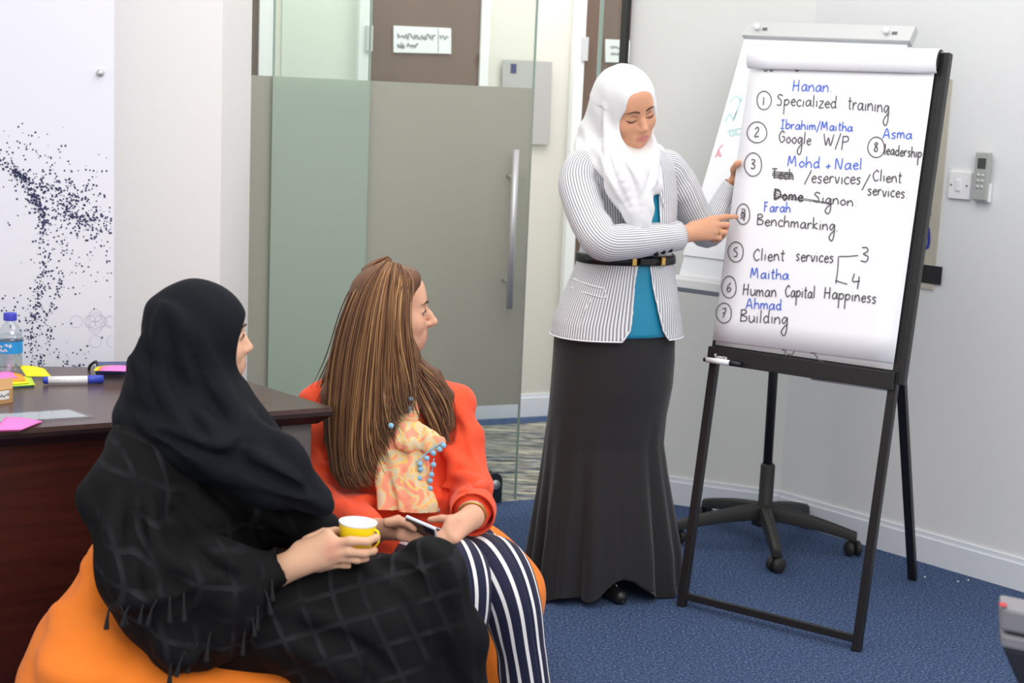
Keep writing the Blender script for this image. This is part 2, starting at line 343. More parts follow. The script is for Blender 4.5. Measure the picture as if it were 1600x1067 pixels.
band([(20, 300), (110, 420), (160, 400)], 70, 30, .4, 1.3); band([(20, 210), (70, 240), (170, 270)], 60, 16, .4, 1.4); band([(0, 470), (60, 520), (130, 560)], 60, 26, .4, 1.5)
band([(95, 578), (150, 576)], 60, 6, .5, 1.4)
o_ = dots.build('printed_dots', 'print_dot', panel); o_['kind'] = 'stuff'
rings = [(119, 502, 9.5), (149, 502, 11), (149, 502, 14.5), (149, 493, 10), (149, 511, 10), (141, 502, 9), (157, 502, 9), (149, 533, 9.5), (177, 502, 11), (177, 533, 10), (170, 502, 8)]
for u, v, r in rings:
    pts = [on_p(u+r*math.cos(a), v+r*math.sin(a), .001) for a in np.linspace(0, 2*math.pi, 33)]
    pts = [p for p in pts if (p[:2]-PA)@PD < -.002]
    if len(pts) > 3: MB().ribbon(pts, .0014, pn).build('printed_ring', 'print_ring', panel)

# things on the right wall
rn = np.array([-RD[1], RD[0], 0.]); rn = rn if rn@np.array([0, -1, 0]) > 0 else -rn
rd3 = np.array([RD[0], RD[1], 0.])
def on_r(u, v, o=0): return PV(u, v, RA+rn[:2]*o, RD)
def rquad(u0, u1, v0, v1, o):
    a = on_r(u0, (v0+v1)/2, o); b = on_r(u1, (v0+v1)/2, o); zt = on_r((u0+u1)/2, v0, o)[2]; zb = on_r((u0+u1)/2, v1, o)[2]
    return [np.array([a[0], a[1], zb]), np.array([b[0], b[1], zb]), np.array([b[0], b[1], zt]), np.array([a[0], a[1], zt])]
sw = thing('light_switch', on_r(1499, 310), 'white square switch plate on the wall beside the grey remote control', 'switch')
q = rquad(1482, 1516, 268, 311, .012); MB().slab(q, rn, .012).build('switch_plate', 'white_plastic', sw, bevel=.002)
q_ = [quad_pt(q, a, b)+rn*.005 for a, b in ((.36, .3), (.56, .3), (.56, .7), (.36, .7))]; MB().slab(q_, rn, .005).build('rocker', 'white_plastic', sw, bevel=.001)
for a in (.12, .84): MB().lathe([(0, .0015), (.0035, .0015), (.0035, 0)], quad_pt(q, a, .5), rn, 10).build('screw', 'grey_metal', sw, True)
rm = thing('remote_control', on_r(1531, 312), 'grey air conditioner remote control in a holder on the white wall', 'remote')
q = rquad(1521, 1543, 238, 313, .034); MB().slab(q, rn, .022).build('remote_body', 'remote_grey', rm, bevel=.003)
MB().slab([quad_pt(q, a, b)+rn*.001 for a, b in ((.22, .66), (.8, .66), (.8, .88), (.22, .88))], rn, .002).build('remote_screen', 'remote_screen', rm)
for j in range(3):
    for i in range(2): MB().lathe([(0, .003), (.005, .003), (.006, 0)], quad_pt(q, .34+.3*i, .28+.12*j), rn, 10).build('remote_button', 'remote_button', rm, True)
MB().slab([quad_pt(q, a, b)-rn*.014+UPZ*0 for a, b in ((-.06, -.03), (1.06, -.03), (1.06, .36), (-.06, .36))], rn, .016).build('remote_holder', 'white_plastic', rm)
po = thing('wall_poster', on_r(1440, 450), 'beige speckled poster with blue lettering and a black band, behind the easel', 'poster')
q = rquad(1330, 1473, 122, 445, .006); MB().slab(q, rn, .005).build('poster_sheet', 'poster_beige', po)
def pq(u0, u1, v0, v1, o): return rquad(u0, u1, v0, v1, o)
MB().slab(pq(1330, 1472, 408, 436, .0075), rn, .001).build('poster_band', 'poster_black', po)
le = MB()
for (u, v, w, h) in ((1440, 331, 12, 18), (1442, 371, 9, 32)):
    pts = crom([on_r(u-w, v-h/2, .0075), on_r(u+w*.7, v-h/2, .0075), on_r(u+w, v-h*.2, .0075), on_r(u+w, v+h*.25, .0075), on_r(u+w*.6, v+h/2, .0075), on_r(u-w, v+h/2, .0075)], 6)
    le.ribbon(pts, .012, rn)
le.ribbon([on_r(1425, 347, .0075), on_r(1452, 345, .0075)], .006, rn); le.build('poster_lettering', 'poster_blue', po)
for (u, v, lb) in ((1445, 902, 'tiny white paper scrap on the blue carpet right beside the rear easel leg'), (1497, 909, 'tiny white paper scrap on the carpet close by the skirting'), (1513, 907, 'tiny white paper scrap on the carpet close by the skirting')):
    MB().lathe([(0, .004), (.003, .003), (.0035, .001), (0, 0)], Z(u, v), UPZ, 8).build('paper_scrap', 'white_paper', None, True, label=lb, cat='scrap', group='paper scraps on the carpet')
# ------------------------------------------------------------------ flip chart easel with the written list
EL = Z(1062, 947); ER = Z(1335, 1017); EW = float(np.linalg.norm(ER-EL)); EE = unit(ER-EL); EB = np.array([-EE[1], EE[0], 0.])
ED = UPZ*math.cos(math.radians(8.8)) + EB*math.sin(math.radians(8.8)); EN = unit(np.cross(EE, ED))   # EN faces the viewer
def eb(a, s, o=0.): return EL + EE*a + ED*s + EN*o
ez = thing('flip_chart_easel', (EL+ER)/2, 'black metal flip chart easel holding the handwritten paper pad', 'easel')
S0, S1 = .80, 1.755
aR = EW+.024
MB().slab([eb(-.01, S0, 0), eb(aR, S0, 0), eb(aR, S1, 0), eb(-.01, S1, 0)], EN, .018).build('board', 'black_metal', ez)
for a_ in (.004, EW+.004):
    MB().bar(eb(a_, .0, -.006), eb(a_, S0+.02, -.006), .026, .024, EN).build('leg', 'black_metal', ez, bevel=.002)
MB().bar(eb(EW+.028, S0-.01, -.006), eb(EW+.028, S1+.0, -.006), .020, .028, EN).build('side_rail', 'black_metal', ez, bevel=.002)
MB().bar(eb(.01, .035, -.006), eb(EW, .035, -.006), .022, .022, EN).build('crossbar', 'black_metal', ez, bevel=.002)
MB().slab([eb(-.012, S0-.028, .022), eb(EW+.012, S0-.028, .022), eb(EW+.012, S0+.024, .022), eb(-.012, S0+.024, .022)], EN, .03).build('pen_ledge', 'black_metal', ez, bevel=.002)
rf = Z(1426, 905); rt_ = eb(EW*.93, 1.05, -.05)
MB().bar(rf, rt_, .028, .022, EB).build('rear_leg', 'black_metal', ez, bevel=.002)
MB().tube([eb(EW*.55, S0-.03, -.03), eb(EW*.98, S0-.03, -.05)], .005, 8).build('brace_rod', 'alu', ez, True)
MB().slab([eb(.0, S1-.05, .02), eb(EW+.01, S1-.05, .02), eb(EW+.01, S1+.01, .02), eb(.0, S1+.01, .02)], EN, .02).build('pad_clamp', 'black_metal', ez, bevel=.002)
pad = thing('paper_pad', eb(EW/2, S0+.02, .01), 'white flip chart pad with a numbered handwritten list, clipped on the easel', 'paper pad')
def sheet(name, a0, a1, s0l, s0r, s1, o, bend=0):
    n = 12; vs = []; fs = []
    for j in range(n+1):
        t = j/n
        for i in range(9):
            x = i/8; a = a0+(a1-a0)*x; s = (s0l+(s0r-s0l)*x)*(1-t)+s1*t; vs.append(eb(a, s, o+bend*(1-t)**2*.012+.0012*math.sin(9*x+5*t)*bend))
    for j in range(n):
        for i in range(8): k = j*9+i; fs.append((k, k+1, k+10, k+9))
    ob = mk(name, vs, fs, 'white_paper', pad, True); ob.modifiers.new('thick', 'SOLIDIFY').thickness = .0012; return ob
sheet('under_sheet', .002, EW-.002, S0+.03, S0+.03, S1-.02, .0030)
fl0, fl1 = [float((PN(u, v, eb(0, 1, .0115), EN)-EL)@ED) for u, v in ((1111, 531), (1393, 566))]
sheet('front_sheet', -.004, EW+.001, fl0, fl1, S1-.03, .0115)
n = 14; vs = []; fs = []       # the sheets turned over the top, rolling forward
prof = [(-.05, S1-.30), (-.042, S1-.1)] + [(.004+.030*math.sin(a)-.012*(a < 0), S1-.028+.036*math.cos(a)) for a in np.linspace(-1.2, 2.75, 16)]
cols = np.linspace(-.006, EW+.012, 8)
for o_, s_ in prof:
    for a_ in cols: vs.append(eb(a_, s_, o_+.006))
for j in range(len(prof)-1):
    for i in range(7): k = j*8+i; fs.append((k, k+1, k+9, k+8))
ob = mk('turned_sheets', vs, fs, 'white_paper', pad, True); ob.modifiers.new('thick', 'SOLIDIFY').thickness = .003
for u in (1196, 1205, 1245, 1385, 1424, 1436):      # ink showing at the lip of the turned sheets
    p0 = PN(u, 110.5, eb(0, 1, .0142), EN); MB().ribbon(crom([p0-EE*.006+ED*.004, p0-ED*.002, p0+EE*.006+ED*.003], 4), .003, EN).build('ink_mark', 'ink_black', pad)

# handwriting: single-stroke letters, x-height 1, baseline 0
G = {
 'a': (1.0, [[(.85, .85), (.5, 1), (.12, .6), (.2, .1), (.6, .15), (.85, .8)], [(.87, 1), (.85, .3), (1.02, 0)]]),
 'b': (.9, [[(.1, 1.9), (.1, 0)], [(.1, .6), (.5, 1), (.85, .55), (.5, 0), (.1, .12)]]),
 'c': (.8, [[(.8, .85), (.45, 1), (.1, .5), (.4, 0), (.82, .15)]]),
 'd': (1.0, [[(.8, .8), (.45, 1), (.1, .5), (.4, 0), (.82, .3)], [(.85, 1.9), (.82, .3), (1.0, 0)]]),
 'e': (.85, [[(.12, .5), (.8, .62), (.5, 1), (.12, .5), (.4, .0), (.85, .18)]]),
 'g': (.95, [[(.8, .85), (.45, 1), (.1, .5), (.4, .05), (.8, .8)], [(.85, 1), (.82, -1.0), (.5, -1.7), (.1, -1.3), (.35, -.6), (.95, .1)]]),
 'h': (.95, [[(.12, 1.9), (.1, 0)], [(.1, .6), (.5, 1), (.78, .7), (.85, 0)]]),
 'i': (.4, [[(.2, 1), (.2, 0)], [(.2, 1.4), (.24, 1.35)]]),
 'k': (.85, [[(.12, 1.9), (.1, 0)], [(.75, 1), (.15, .5), (.8, 0)]]),
 'l': (.4, [[(.2, 1.9), (.18, 0)]]),
 'm': (1.35, [[(.1, 1), (.1, 0)], [(.1, .6), (.4, 1), (.6, .7), (.62, 0)], [(.62, .6), (.95, 1), (1.15, .7), (1.2, 0)]]),
 'n': (.95, [[(.1, 1), (.1, 0)], [(.1, .55), (.5, 1), (.78, .7), (.85, 0)]]),
 'o': (.9, [[(.5, 1), (.1, .5), (.45, 0), (.85, .5), (.5, 1)]]),
 'p': (.95, [[(.12, 1), (.06, -1.35)], [(.1, .6), (.5, 1), (.85, .6), (.5, .1), (.1, .25)]]),
 'r': (.7, [[(.1, 1), (.1, 0)], [(.1, .5), (.35, .95), (.7, .9)]]),
 's': (.75, [[(.7, .9), (.35, 1), (.15, .75), (.6, .35), (.4, 0), (.08, .12)]]),
 't': (.7, [[(.35, 1.7), (.33, .2), (.62, 0)], [(.05, 1.1), (.68, 1.15)]]),
 'u': (.95, [[(.1, 1), (.15, .15), (.5, 0), (.8, .4)], [(.82, 1), (.9, 0)]]),
 'v': (.8, [[(.08, 1), (.4, 0), (.75, 1)]]),
 'y': (.9, [[(.1, 1), (.2, .3), (.6, .3)], [(.8, 1), (.55, -.4), (.2, -.9)]]),
 'z': (.8, [[(.1, 1), (.75, 1), (.1, 0), (.8, 0)]]),
 'A': (1.25, [[(.05, 0), (.6, 1.75), (1.1, 0)], [(.25, .6), (.95, .62)]]),
 'B': (1.1, [[(.15, 1.75), (.12, 0)], [(.05, 1.65), (.6, 1.75), (.85, 1.35), (.15, .95)], [(.15, .95), (.95, .7), (.85, .15), (.1, 0)]]),
 'C': (1.1, [[(1.0, 1.45), (.65, 1.75), (.1, .9), (.5, 0), (1.05, .25)]]),
 'D': (1.2, [[(.2, 1.75), (.15, 0)], [(.05, 1.7), (.9, 1.5), (1.05, .6), (.1, 0)]]),
 'F': (1.0, [[(.2, 1.75), (.12, 0)], [(.0, 1.7), (.8, 1.8)], [(.15, 1.0), (.65, 1.05)]]),
 'G': (1.2, [[(1.0, 1.45), (.6, 1.75), (.1, .9), (.5, 0), (1.0, .3), (1.02, .85), (.6, .85)]]),
 'H': (1.2, [[(.2, 1.75), (.1, 0)], [(.95, 1.8), (.9, 0)], [(.1, .85), (1.0, .95)]]),
 'I': (.9, [[(.45, 1.75), (.4, 0)], [(.1, 1.7), (.8, 1.8)], [(.05, 0), (.75, .05)]]),
 'L': (.9, [[(.25, 1.75), (.15, .6), (.35, .0), (.8, .2)]]),
 'M': (1.5, [[(.05, 0), (.25, 1.75), (.6, .5), (1.0, 1.75), (1.25, 0)]]),
 'N': (1.25, [[(.1, 0), (.2, 1.7), (.85, .05), (1.05, 1.75)]]),
 'P': (1.0, [[(.2, 1.6), (.1, -.4)], [(.15, 1.5), (.75, 1.5), (.8, .9), (.15, .7)]]),
 'S': (1.05, [[(.95, 1.55), (.5, 1.75), (.15, 1.35), (.75, .75), (.6, .05), (.05, .15)]]),
 'T': (1.1, [[(.05, 1.7), (1.05, 1.75)], [(.55, 1.7), (.5, 0)]]),
 'W': (1.4, [[(.05, 1.6), (.35, 0), (.65, 1.1), (.95, 0), (1.3, 1.6)]]),
 '1': (.5, [[(.25, 1.3), (.25, 0)]]), '2': (.9, [[(.1, 1.2), (.45, 1.55), (.75, 1.15), (.1, .05), (.85, .1)]]),
 '3': (.85, [[(.1, 1.5), (.6, 1.5), (.7, 1.15), (.3, .85), (.75, .6), (.6, .05), (.05, .15)]]),
 '4': (.9, [[(.25, 1.5), (.1, .6), (.8, .65)], [(.7, 1.2), (.6, -.3)]]),
 '5': (.85, [[(.7, 1.5), (.25, 1.45), (.15, 1.1), (.7, .6), (.55, .05), (.1, .1)]]),
 '6': (.85, [[(.7, 1.5), (.2, .9), (.15, .3), (.45, 0), (.75, .35), (.5, .7), (.15, .4)]]),
 '7': (.85, [[(.1, 1.45), (.75, 1.5), (.3, 0)], [(.2, .75), (.65, .8)]]),
 '8': (.85, [[(.7, 1.3), (.4, 1.5), (.2, 1.2), (.65, .6), (.55, .05), (.15, .2), (.25, .65), (.7, 1.3)]]),
 '/': (.7, [[(.65, 1.9), (.05, -.4)]]), '+': (1.0, [[(.5, 1.0), (.45, .1)], [(.1, .5), (.9, .6)]]), '.': (.5, [[(.2, .06), (.26, 0)]]), ' ': (.7, []),
}
PO = eb(0, 1, .0142)
def onpad(u, v): return PN(u, v, PO, EN)
def write(text, u0, v0, u1, v1, xh, m, w=.0034, jit=.05, slant=.06):
    adv = [G[c][0]+.12 for c in text]; tot = sum(adv); mb = MB(); x = 0
    for c, ad in zip(text, adv):
        jy = (random.random()-.5)*.12
        for st in G[c][1]:
            pts = [(x+px_+(random.random()-.5)*jit, py_+jy+(random.random()-.5)*jit) for px_, py_ in st]
            q = crom(pts, 6) if len(pts) > 2 else np.array(pts)
            pix = [(u0+(u1-u0)*(a/tot)+b*xh*slant, v0+(v1-v0)*(a/tot)-b*xh) for a, b in q]
            mb.ribbon([onpad(*p) for p in pix], w, EN)
        x += ad
    mb.build('handwriting', m, pad)
def circ(u, v, rx, ry, num, m='ink_black', w=.003):
    mb = MB(); ph = random.random()*6
    mb.ribbon([onpad(u+rx*(1+.03*math.sin(3*a+ph))*math.cos(a), v+ry*math.sin(a)) for a in np.linspace(-1.7, 4.85, 40)], w, EN)
    mb.build('circled_ring', m, pad)
    if num: write(num, u-4.5, v+7, u+4.5, v+7, 9.5, m, .0034)
K, B_ = 'ink_black', 'ink_blue'
for t in [('Hanan.', 1238, 142, 1302, 144, 10, B_), ('Specialized', 1213, 164, 1308, 169, 10, K), ('training.', 1324, 170, 1396, 177, 11.5, K),
          ('Ibrahim/Maitha', 1219, 201, 1333, 205, 7.8, B_), ('Google', 1216, 222, 1268, 226, 10, K), ('W/P', 1286, 227, 1328, 230, 11, K),
          ('Asma', 1379, 216, 1426, 217, 9, B_), ('leadership', 1381, 241, 1441, 247, 9, K),
          ('Mohd', 1230, 260, 1282, 263, 9.5, B_), ('+', 1289, 265, 1300, 265, 9, B_), ('Nael', 1304, 264, 1348, 265, 10, B_),
          ('Tech', 1205, 278, 1241, 281, 9, K), ('/', 1256, 284, 1270, 285, 10, K), ('eservices', 1267, 285, 1346, 288, 10.5, K), ('/', 1346, 292, 1362, 292, 11, K), ('Client', 1363, 282, 1410, 286, 9.5, K), ('services.', 1355, 304, 1420, 310, 9.5, K),
          ('Dome', 1208, 311, 1256, 315, 9.5, K), ('.Signon.', 1264, 315, 1341, 323, 9, K), ('Dome', 1209, 312, 1255, 314, 9, K),
          ('Farah', 1193, 330, 1236, 332, 8.5, B_), ('Benchmarking.', 1182, 351, 1312, 361, 9.5, K),
          ('Client', 1176, 406, 1227, 408, 10, K), ('services', 1243, 407, 1303, 410, 10, K), ('3', 1344, 410, 1359, 410, 15, K), ('4', 1330, 446, 1347, 447, 13, K),
          ('Maitha', 1172, 434, 1233, 437, 9, B_), ('Human', 1160, 461, 1214, 464, 10, K), ('Capital', 1226, 463, 1274, 466, 10, K), ('Happiness', 1287, 466, 1370, 474, 10, K),
          ('Ahmad', 1165, 482, 1222, 484, 9, B_), ('Building', 1156, 502, 1232, 507, 10.5, K)]:
    write(*t)
for c in [(1193.7, 156.8, 11.3, 14.4, '1'), (1182.7, 206.7, 15.5, 16.3, '2'), (1369, 230, 13, 16, '8'), (1176.6, 257, 13.6, 18.2, '3'), (1161, 334.5, 10.5, 16, '3'), (1149.6, 393.6, 12, 15.6, '5'), (1139, 448.5, 11.4, 17, '6'), (1131, 489, 12, 15.6, '7')]:
    circ(*c)
write('4', 1157, 342, 1166, 342, 9, K)
for a in ([(1341, 399), (1325, 400.5), (1311, 400.5), (1310, 401), (1309, 420), (1306, 443)], [(1305, 438), (1314, 441), (1324, 444)]): MB().ribbon([onpad(*p) for p in a], .003, EN).build('bracket_stroke', K, pad)
for k in range(4): MB().ribbon([onpad(1206+random.random()*3, 268+k*3), onpad(1238, 270+k*3)], .003, EN).build('crossing_stroke', K, pad)
for k in range(2): MB().ribbon(crom([onpad(1208, 300+k*4), onpad(1230, 307+k*3), onpad(1262, 311+k*2), onpad(1300, 318+k)], 5), .002, EN).build('crossing_stroke', K, pad)
for a in [[(1222, 546), (1228, 549), (1225, 554)], [(1228, 556), (1233, 553), (1236, 557)], [(1233, 560), (1241, 549)], [(1266, 552), (1276, 551)], [(1272, 553), (1277, 558), (1274, 562)], [(1278, 562), (1287, 566), (1282, 571), (1276, 568)], [(1296, 570), (1298, 571)]]:
    MB().ribbon(crom([PN(u, v, eb(0, 1, .0050), EN) for u, v in a], 5), .0026, EN).build('ink_stroke', K, pad)
# brand lettering on the ledge
G2 = {c: G[c] for c in 'Seasco'}
def ledge(u, v): return PN(u, v, eb(0, 1, .0235), EN)
mb = MB(); x = 0; word = 'Sasco'; tot = sum(G[c][0]+.12 for c in word)
for c in word:
    for st in G[c][1]: mb.ribbon([ledge(1116+(20*(x+a)/tot), 560+(2*(x+a)/tot)-b*4) for a, b in crom(st, 5)], .0024, EN)
    x += G[c][0]+.12
mb.build('ledge_lettering', 'marker_white', ez)
mk_ = thing('board_marker', PN(1130, 565, eb(0, 1, .04), EN), 'white board marker with a black cap on the easel ledge', 'marker')
a_, b_, c_, d_ = [PN(u, v, eb(0, 1, .034), EN) for u, v in ((1100, 561.5), (1104, 562), (1141, 567), (1158, 569.5))]
MB().tube([b_, c_], .0085, 14).build('barrel', 'marker_white', mk_, True); MB().tube([a_, b_], .007, 14).build('end_plug', 'marker_black', mk_, True); MB().tube([c_, c_+(d_-c_)*.15, d_], [.0095, .0095, .008], 14).build('cap', 'marker_black', mk_, True)

# ------------------------------------------------------------------ second flip chart on castors
hub = Z(1191, 850)
WB = P(1057, 443, 4.93); WT = P(1163, 60, 5.30); WR_ = P(1418, 69, 4.98)
we = WR_-WT; wu = WT-WB; wn = unit(np.cross(we, wu))
def wb(a, s, o=0): return WB + we*a + wu*s + wn*o
fc = thing('flip_chart_stand', hub, 'white flip chart board on a black five-castor base behind the easel', 'flip chart')
MB().slab([wb(0, .02), wb(1, .02), wb(1, 1.0), wb(0, 1.0)], wn, .02).build('board', 'white_board', fc, bevel=.002)
MB().slab([wb(-.01, -.02, .02), wb(1.01, -.02, .02), wb(1.01, .012, .02), wb(-.01, .012, .02)], wn, .045).build('pen_tray', 'alu', fc, bevel=.002)
MB().slab([wb(-.01, .012, .012), wb(1.01, .012, .012), wb(1.01, .03, .012), wb(-.01, .03, .012)], wn, .03).build('tray_lip', 'white_plastic', fc)
MB().slab([wb(-.005, 1.0, .022), wb(1.02, 1.0, .022), wb(1.035, 1.06, .022), wb(.03, 1.06, .022)], wn, .04).build('clamp_bar', 'alu', fc, bevel=.002)
for a_ in (.09, .88): k_ = MB().lathe([(0, .02), (.010, .019), (.0115, .012), (.008, .008), (.006, 0)], wb(a_, 1.03, .022), wn, 16).build('clamp_knob', 'white_plastic', fc, True)
for a_ in (.12, .91): MB().slab([wb(a_, 1.022, .0235), wb(a_+.03, 1.022, .0235), wb(a_+.03, 1.034, .0235), wb(a_, 1.034, .0235)], wn, .002).build('slot', 'grey_metal', fc)
# paper on that board
pp = thing('paper_pad', wb(.5, .1, .01), 'blank white paper pad with faint pastel sketches on the rear flip chart', 'paper pad')
MB().slab([wb(-.005, .11, .006), wb(.985, .11, .006), wb(.985, .99, .006), wb(.01, .99, .006)], wn, .005).build('sheets', 'white_paper', pp)
mb = MB()
for a in [[(1133, 190), (1140, 178), (1146, 186), (1152, 172)], [(1140, 160), (1150, 150), (1158, 158)], [(1136, 205), (1160, 200)], [(1140, 205), (1141, 212), (1147, 210), (1145, 204)], [(1150, 204), (1151, 211), (1157, 208)], [(1145, 190), (1160, 150)]]:
    mb.ribbon(crom([PN(u, v, wb(0, 0, .0068), wn) for u, v in a], 6), .006, wn)
mb.build('sketch_lines', 'ink_faint_teal', pp)
mb = MB()
for a in [[(1118, 246), (1124, 232), (1130, 226)], [(1120, 240), (1126, 244), (1122, 234)]]: mb.ribbon(crom([PN(u, v, wb(0, 0, .0068), wn) for u, v in a], 6), .006, wn)
mb.build('sketch_lines', 'ink_faint_red', pp)
pole_t = np.array([hub[0]-.01, hub[1], 1.15])
MB().tube([hub+UPZ*.10, pole_t], .017, 16).build('pole', 'black_metal', fc, True)
MB().tube([pole_t-UPZ*.05, wb(.5, .5, -.02)], .014, 10).build('board_bracket', 'black_metal', fc, True)
MB().lathe([(0.0, .30), (.021, .30), (.026, .293), (.026, .12), (.036, .10), (.045, .075), (0, .07)], hub, UPZ, 24).build('column_sleeve', 'black_plastic', fc, True)
for c_px in ((1210, 890), (1333, 868), (1262, 822), (1096, 812), (1050, 850)):
    d = Z(c_px[0], c_px[1]) - hub; d[2] = 0; d = unit(d)*.33; w = np.cross(UPZ, unit(d))
    vs = []; fs = []
    for j, t in enumerate(np.linspace(.06, 1, 9)):
        c = hub+d*t+UPZ*(.125-.055*t**1.6); hw = .026-.008*t; hh = .030-.012*t
        vs += [c-w*hw-UPZ*hh, c+w*hw-UPZ*hh, c+w*hw*.75+UPZ*hh*.7, c+UPZ*hh, c-w*hw*.75+UPZ*hh*.7]
        if j: k = 5*(j-1); fs += [(k+i, k+(i+1) % 5, k+5+(i+1) % 5, k+5+i) for i in range(5)]
    fs += [(4, 3, 2, 1, 0), (40, 41, 42, 43, 44)]
    MB().add(vs, fs).build('base_arm', 'black_plastic', fc, True, bevel=.003)
    cw = hub+d*.97; ax = unit(np.cross(UPZ, d)+.5*unit(d))
    cs = MB()
    for sgn in (-1, 1): cs.lathe([(0, -.011), (.020, -.011), (.027, -.005), (.027, .005), (.020, .011), (0, .011)], cw+UPZ*.027+ax*sgn*.016, ax, 20)
    cs.tube([cw+UPZ*.03, cw+UPZ*.075], .007, 8); cs.build('castor', 'black_plastic', fc, True)

# ------------------------------------------------------------------ desk and what lies on it
DA = np.array([-.454, 3.719]); dfd = unit(np.array([-1.165, 3.31])-DA)
dpoly = [DA+dfd*1.75, DA, np.array([-.79, 4.075]), np.array([-1.12, 4.125]), np.array([-2.0, 3.98])]
cen = np.mean(dpoly, axis=0)
dk = thing('desk', (cen[0], cen[1], 0), 'dark brown wooden desk with a grey metal leg behind the seated women', 'desk')
mb = MB().prism(dpoly, .738, .75); mb.build('worktop', 'desk_top', dk)
low = [p+(cen-p)*.045 for p in dpoly]; k = len(dpoly)
MB().add([(p[0], p[1], .7378) for p in dpoly]+[(p[0], p[1], .728) for p in dpoly]+[(p[0], p[1], .705) for p in low], [(i, (i+1) % k, k+(i+1) % k, k+i)[::-1] for i in range(k)]+[(k+i, k+(i+1) % k, 2*k+(i+1) % k, 2*k+i)[::-1] for i in range(k)]+[tuple(range(2*k, 3*k))[::-1]]).build('worktop_edge', 'desk_edge', dk)
dn = np.array([-dfd[1], dfd[0]]); dn = dn if dn[1] > 0 else -dn       # into the desk
def dp(a, b): q = DA+dfd*a+dn*b; return (q[0], q[1])
MB().prism([dp(.035, .05), dp(.118, .05), dp(.118, .075), dp(.035, .075)], 0, .702).build('metal_leg', 'grey_metal', dk, bevel=.002)
MB().prism([dp(.122, .06), dp(.155, .06), dp(.155, .1), dp(.122, .1)], 0.02, .70).build('leg_rail', 'desk_edge', dk)
MB().prism([dp(.15, .075), dp(1.7, .075), dp(1.7, .095), dp(.15, .095)], .0, .704).build('modesty_panel', 'desk_wood', dk)
def D(u, v, z=.75): return Z(u, v, z)
# water bottle
mat('card_grey', (206, 209, 212), .6)
bb = D(17, 590); bt = thing('water_bottle', bb, 'clear plastic water bottle with a blue cap and blue label on the desk', 'bottle')
prof = [(0, .002), (.028, .002), (.0315, .008), (.031, .03), (.0295, .034), (.0315, .038), (.0295, .046), (.0315, .052), (.030, .062), (.031, .068), (.031, .104), (.0325, .112), (.031, .124), (.024, .140), (.014, .150), (.0125, .156), (.0125, .16)]
MB().lathe(prof, bb, UPZ, 28).build('bottle_body', 'clear_plastic', bt, True)
MB().lathe([(0.0, .012), (.0295, .012), (.0295, .10), (.029, .118), (.0, .118)], bb, UPZ, 24).build('water', 'clear_plastic', bt, True)
MB().lathe([(.0318, .070), (.0318, .102)], bb, UPZ, 28).build('bottle_label', 'bottle_label', bt, True)
cp = MB().lathe([(.0175, .157), (.0175, .174), (.016, .177), (0, .1775)], bb, UPZ, 24); cp.build('bottle_cap', 'bottle_cap', bt, True)
bl = MB(); rr = np.random.default_rng(3)
for t0, t1, h0 in ((-2.6, -1.9, .09), (-1.75, -1.1, .092), (-2.4, -1.5, .079)):
    bl.ribbon([bb+np.array([.0321*math.cos(t), .0321*math.sin(t), h0+(rr.random()-.5)*.012]) for t in np.linspace(t0, t1, 12)], .0025, np.array([0, -1., 0]))
bl.build('label_lettering', 'marker_white', bt)
# blue marker
mk_ = thing('blue_marker', D(115, 600), 'white whiteboard marker with blue cap lying on the desk', 'marker')
a_, b_, c_, d_ = [D(u, v, .762) for u, v in ((67, 594), (75, 594), (137, 593), (161, 592))]
MB().tube([b_, c_], .0105, 16).build('barrel', 'marker_white', mk_, True); MB().tube([a_, a_+(b_-a_)*.3, b_], [.007, .010, .0103], 16).build('end_plug', 'marker_blue', mk_, True); MB().tube([c_, c_+(d_-c_)*.05, d_], [.0112, .0118, .0112], 16).build('cap', 'marker_blue', mk_, True)
wl = MB(); wl.ribbon([b_+(c_-b_)*t+np.array([0, -.0105, .002])+UPZ*.002*(rng.random()-.5) for t in np.linspace(.15, .8, 24)], .0015, np.array([0, -1., 0])); wl.build('barrel_print', 'sign_ink', mk_)
def note(name, pts, m, label, th=.001, **kw):     # curled paper quad from four points
    q = [np.asarray(p, float) for p in pts]; n = 6; vs = []; fs = []
    for j in range(n+1):
        for i in range(n+1): vs.append(quad_pt(q, i/n, j/n)+UPZ*.006*math.sin(math.pi*i/n)*math.sin(2.5*j/n))
    for j in range(n):
        for i in range(n): k = j*(n+1)+i; fs.append((k, k+1, k+n+2, k+n+1))
    o = mk(name, vs, fs, m, None, True, label=label, cat='sticky note', **kw); o.modifiers.new('thick', 'SOLIDIFY').thickness = th; return o
note('sticky_note', [D(41, 588, .76), D(80, 588, .757), D(70, 576, .765), D(30, 571, .785)], 'note_yellow', 'yellow sticky note with a curled corner beside the blue marker')
for i, (u0, v0, u1, v1, m, nm) in enumerate([(-5, 603, 50, 597, 'note_cyan', 'cyan'), (-5, 601, 55, 593, 'note_green', 'lime green'), (-5, 598, 46, 592, 'note_yellow', 'yellow'), (-5, 594, 40, 588, 'note_orange', 'orange'), (-5, 590, 27, 586, 'note_pink', 'pink')]):
    z = .752+.004*i; note('sticky_note', [D(u0, v0+4, z), D(u1, v0, z), D(u1-6, v1-4, z), D(u0, v1-4, z)], m, nm+' sticky note in the fanned pile beside the water bottle')
note('sticky_note', [D(20, 604, .752), D(36, 603, .752), D(34, 599, .752), D(18, 600, .752)], 'note_red', 'small red sticky note tab under the fanned pile of notes')
kb = thing('card_box', D(6, 630), 'small kraft cardboard box with a white label at the desk edge', 'box')
q = [D(-22, 635), D(20, 628), D(20, 610), D(-22, 616)]; 
MB().hexa([np.array([p[0], p[1], .75]) for p in q]+[np.array([p[0], p[1], .785]) for p in q]).build('box_body', 'kraft', kb)
